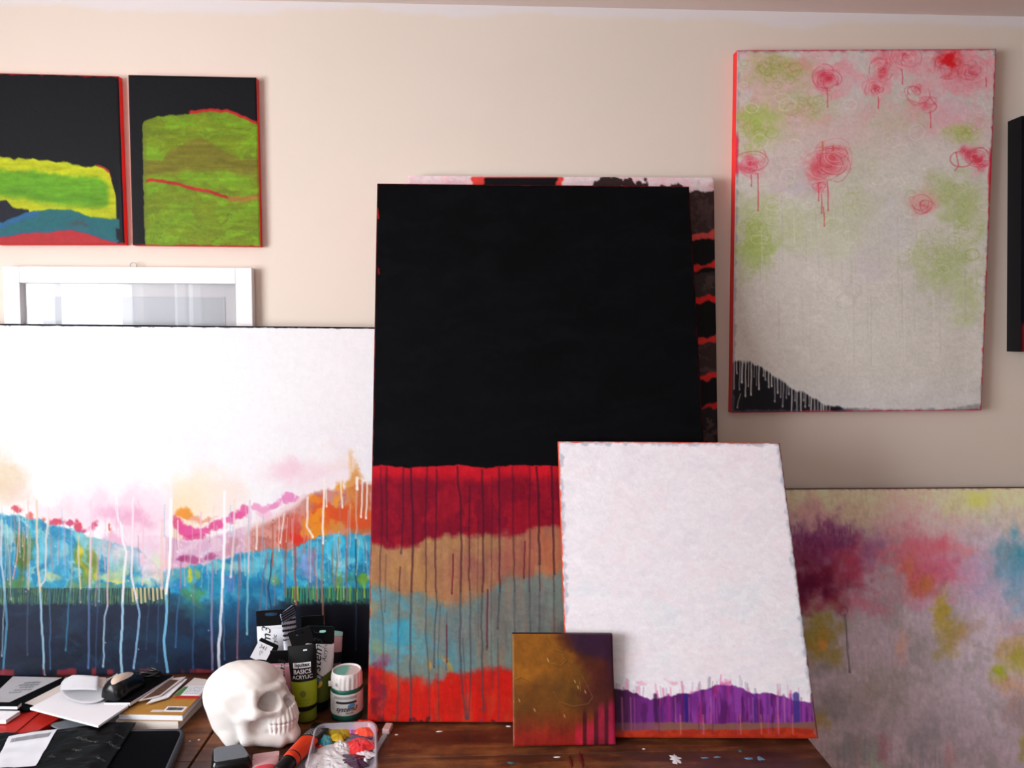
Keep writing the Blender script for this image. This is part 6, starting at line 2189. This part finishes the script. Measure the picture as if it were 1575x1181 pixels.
for j in range(k_ + 1):
    y_ = -.034 + .052 * j / k_
    w_ = .0105 * math.sqrt(max(0, 1 - ((y_ + .008) / .026) ** 2)) + .0002
    a = math.asin(max(-1, min(1, y_ / .040)))
    wdt = .0265 * math.cos(a) ** .55 * (1 - .10 * math.cos(y_ / .04 * 3.1))
    hgt = .034 * max(0, math.cos(a)) ** .6 * (1 - .25 * y_ / .04)
    for i in range(m_ + 1):
        x_ = -w_ + 2 * w_ * i / m_ + .004
        s_ = math.sqrt(max(0, 1 - (x_ / wdt) ** 2))
        pv.append((x_, y_, hgt * s_ ** .8 + .0007))
pf = [(j * (m_ + 1) + i, j * (m_ + 1) + i + 1, (j + 1) * (m_ + 1) + i + 1, (j + 1) * (m_ + 1) + i) for j in range(k_) for i in range(m_)]
mesh('back_panel', pv, pf, plain('beige_panel', rgb(206, 186, 170), .4), t, True)
# its cable, coiled behind it
pts = []
for k in range(60):
    a = k / 59 * 2 * math.pi * 2.3
    pts.append((.004 + .024 * math.cos(a) + .006 * math.sin(a * .5), (.060) + .013 * math.sin(a), .004 + .010 * k / 59 + .004 * math.sin(a * 1.3)))
pts = [(0, .038, .010), (.001, .044, .008)] + pts
cv = bpy.data.curves.new('cable', 'CURVE')
cv.dimensions = '3D'
sp = cv.splines.new('POLY')
sp.points.add(len(pts) - 1)
for q_, p_ in zip(sp.points, pts):
    q_.co = (*p_, 1)
cv.bevel_depth = .0021
cv.bevel_resolution = 3
ob = bpy.data.objects.new('cable', cv)
COL.objects.link(ob)
me = bpy.data.meshes.new_from_object(ob.evaluated_get(bpy.context.evaluated_depsgraph_get()))
bpy.data.objects.remove(ob)
me.name = 'cable'
me.materials.clear()
me.materials.append(plain('black_cable', rgb(14, 14, 16), .25, .5))
me.polygons.foreach_set('use_smooth', np.ones(len(me.polygons), bool))
ob = bpy.data.objects.new('cable', me)
COL.objects.link(ob)
ob.parent = t

# tablet in a grey-rimmed sleeve
zt_ = ZT + .0175
q = [(150, 1121), (276, 1118), (289, 1127), (236, 1236), (60, 1240)]
q = [(165, 1121), (286, 1119.5), (238, 1232), (70, 1240)]
c = centre(q, zt_)
o = np.array([c[0], c[1], ZT + .001])
t = thing('tablet_sleeve', 'black tablet in a grey-rimmed sleeve lying beside the plastic mailing bag', 'tablet', tuple(o))
gq = quad_map([on_z(x, y, zt_) - o for x, y in q])
lp = rounded_loop(8, .09)
n = len(lp)
vs, f = [], []
for ins, z in ((.010, 0), (-.004, .004), (-.004, .012), (.006, .0160), (.035, .0165), (.045, .0158)):
    for u, v in lp:
        pnt = gq(.5 + (u - .5) * (1 - 2 * ins), .5 + (v - .5) * (1 - 2 * ins))
        vs.append((pnt[0], pnt[1], z))
for i in range(5):
    f += [(i * n + k, i * n + (k + 1) % n, (i + 1) * n + (k + 1) % n, (i + 1) * n + k) for k in range(n)]
f.append(tuple(range(n - 1, -1, -1)))
f.append(tuple(5 * n + k for k in range(n)))
mesh('sleeve', vs, f, plain('grey_neoprene', rgb(70, 72, 78), .8, .15, bump=.2, bscale=500), t, True)
vs = []
for u, v in lp:
    pnt = gq(.5 + (u - .5) * .925, .5 + (v - .5) * .925)
    vs.append((pnt[0], pnt[1], .0163))
mesh('screen', vs, [tuple(range(n))], plain('dark_screen', rgb(4, 4, 7), .6, .03), t)

# black plastic mailing bag
zg = ZT + .019
o = np.array([*centre([(90, 1160)], zg)[:2], ZT + .0175])
t = thing('mailing_bag', 'crumpled black plastic mailing bag with faint grey print in the lower left corner', 'mailing bag', tuple(o))
Cq = [on_z(x, y, zg) - o for x, y in ((-60, 1136), (208, 1113), (146, 1212), (-160, 1240))]
P, fq, u, v = quad_grid(Cq, 90, 60)
P = P.copy()
edge = np.minimum(np.minimum(u, 1 - u), np.minimum(v, 1 - v))
wr = fbm(u * 7 + v * 3, v * 5, 3, 5)
wr2 = 1 - np.abs(2 * fbm(u * 5 + v * 2, v * 9, 9, 3) - 1)
puff = sst(0, .10, edge)
topz = .0035 + .006 * puff + .007 * puff * (wr - .4) + .004 * wr2 * puff
shift = (fbm(u * 9, v * 9, 14) - .5) * .010 * (1 - puff)
P[:, 1] += shift + .006 * np.sin(u * 9) * (1 - sst(0, .3, v))
P[:, 2] = topz
nP = len(P)
Pb = P.copy()
Pb[:, 2] = .0005
allv = np.concatenate([P, Pb])
fb = fq[:, ::-1] + nP
rim = []
nu_, nv_ = 90, 60
idx = [i for i in range(nu_ + 1)] + [(j * (nu_ + 1) + nu_) for j in range(1, nv_ + 1)] + [nv_ * (nu_ + 1) + i for i in range(nu_ - 1, -1, -1)] + [j * (nu_ + 1) for j in range(nv_ - 1, 0, -1)]
for k in range(len(idx)):
    a_, b_ = idx[k], idx[(k + 1) % len(idx)]
    rim.append((a_, b_, b_ + nP, a_ + nP))
mesh('bag_film', allv, np.concatenate([fq, fb, np.array(rim)]), plain('black_polythene', rgb(7, 7, 9), .42, .10), t, True)


def bag_point(px, py, dz=.0006):
    p_ = on_z(px, py, zg + .004) - o
    d = np.hypot(P[:, 0] - p_[0], P[:, 1] - p_[1])
    k = np.argsort(d)[:6]
    return np.array([p_[0], p_[1], P[k, 2].max() + dz])


C4 = [bag_point(x, y, .002) for x, y in ((14, 1141), (89.5, 1128), (55, 1186), (-12, 1192))]
g = quad_map(C4)
vs, f = [], []
N_ = 14
for j in range(N_ + 1):
    for i in range(N_ + 1):
        q_ = g(i / N_, j / N_)
        k = np.argsort(np.hypot(P[:, 0] - q_[0], P[:, 1] - q_[1]))[:8]
        vs.append((q_[0], q_[1], max(q_[2] * .3 + P[k, 2].mean() * .7, P[k, 2].max()) + .0009))
f = [(j * (N_ + 1) + i, j * (N_ + 1) + i + 1, (j + 1) * (N_ + 1) + i + 1, (j + 1) * (N_ + 1) + i) for j in range(N_) for i in range(N_)]
lab_ = mesh('address_label', vs, f, plain('label_paper', rgb(214, 216, 224), .6, .2, var=.06, scale=25), t, True)
va = np.array(vs).reshape(N_ + 1, N_ + 1, 3)


def on_label(u_, v_):
    x, y = u_ * N_, v_ * N_
    i, j = min(int(x), N_ - 1), min(int(y), N_ - 1)
    a, b = x - i, y - j
    return (va[j, i] * (1 - a) + va[j, i + 1] * a) * (1 - b) + (va[j + 1, i] * (1 - a) + va[j + 1, i + 1] * a) * b + np.array([0, 0, .0005])


rr = random.Random(3)
vs, f = [], []
u_ = .10
while u_ < .90:
    du = rr.uniform(.006, .022)
    k = len(vs)
    vs += [on_label(u_, .12), on_label(u_ + du, .12), on_label(u_ + du, .24), on_label(u_, .24)]
    f.append((k, k + 1, k + 2, k + 3))
    u_ += du + rr.uniform(.005, .014)
mesh('barcode', vs, f, plain('faint_barcode', rgb(128, 130, 140), .6), lab_)
M_FAINT = plain('faint_bag_print', rgb(74, 75, 78), .5)
for k, (txt, x, y, sz) in enumerate((('Andmant', 130, 1146, .012), ('Selm', 172, 1150, .013), ('Ray', 104, 1175, .012), ('www', 183, 1134, .008), ('Andmant', 60, 1124, .009), ('Im', 78, 1172, .010),
                                     ('Selm', 152, 1172, .010), ('mod', 116, 1160, .009))):
    v_, f_ = text_geo(txt, sz, .2)
    b_ = bag_point(x, y)
    a = rad(-14)
    out = []
    for p_ in v_:
        xx, yy_ = b_[0] + p_[0] * math.cos(a) - p_[1] * math.sin(a), b_[1] + p_[0] * math.sin(a) + p_[1] * math.cos(a)
        kk = np.argmin(np.hypot(P[:, 0] - xx, P[:, 1] - yy_))
        out.append((xx, yy_, P[kk, 2] + .0008))
    mesh('lettering', out, f_, M_FAINT, t)
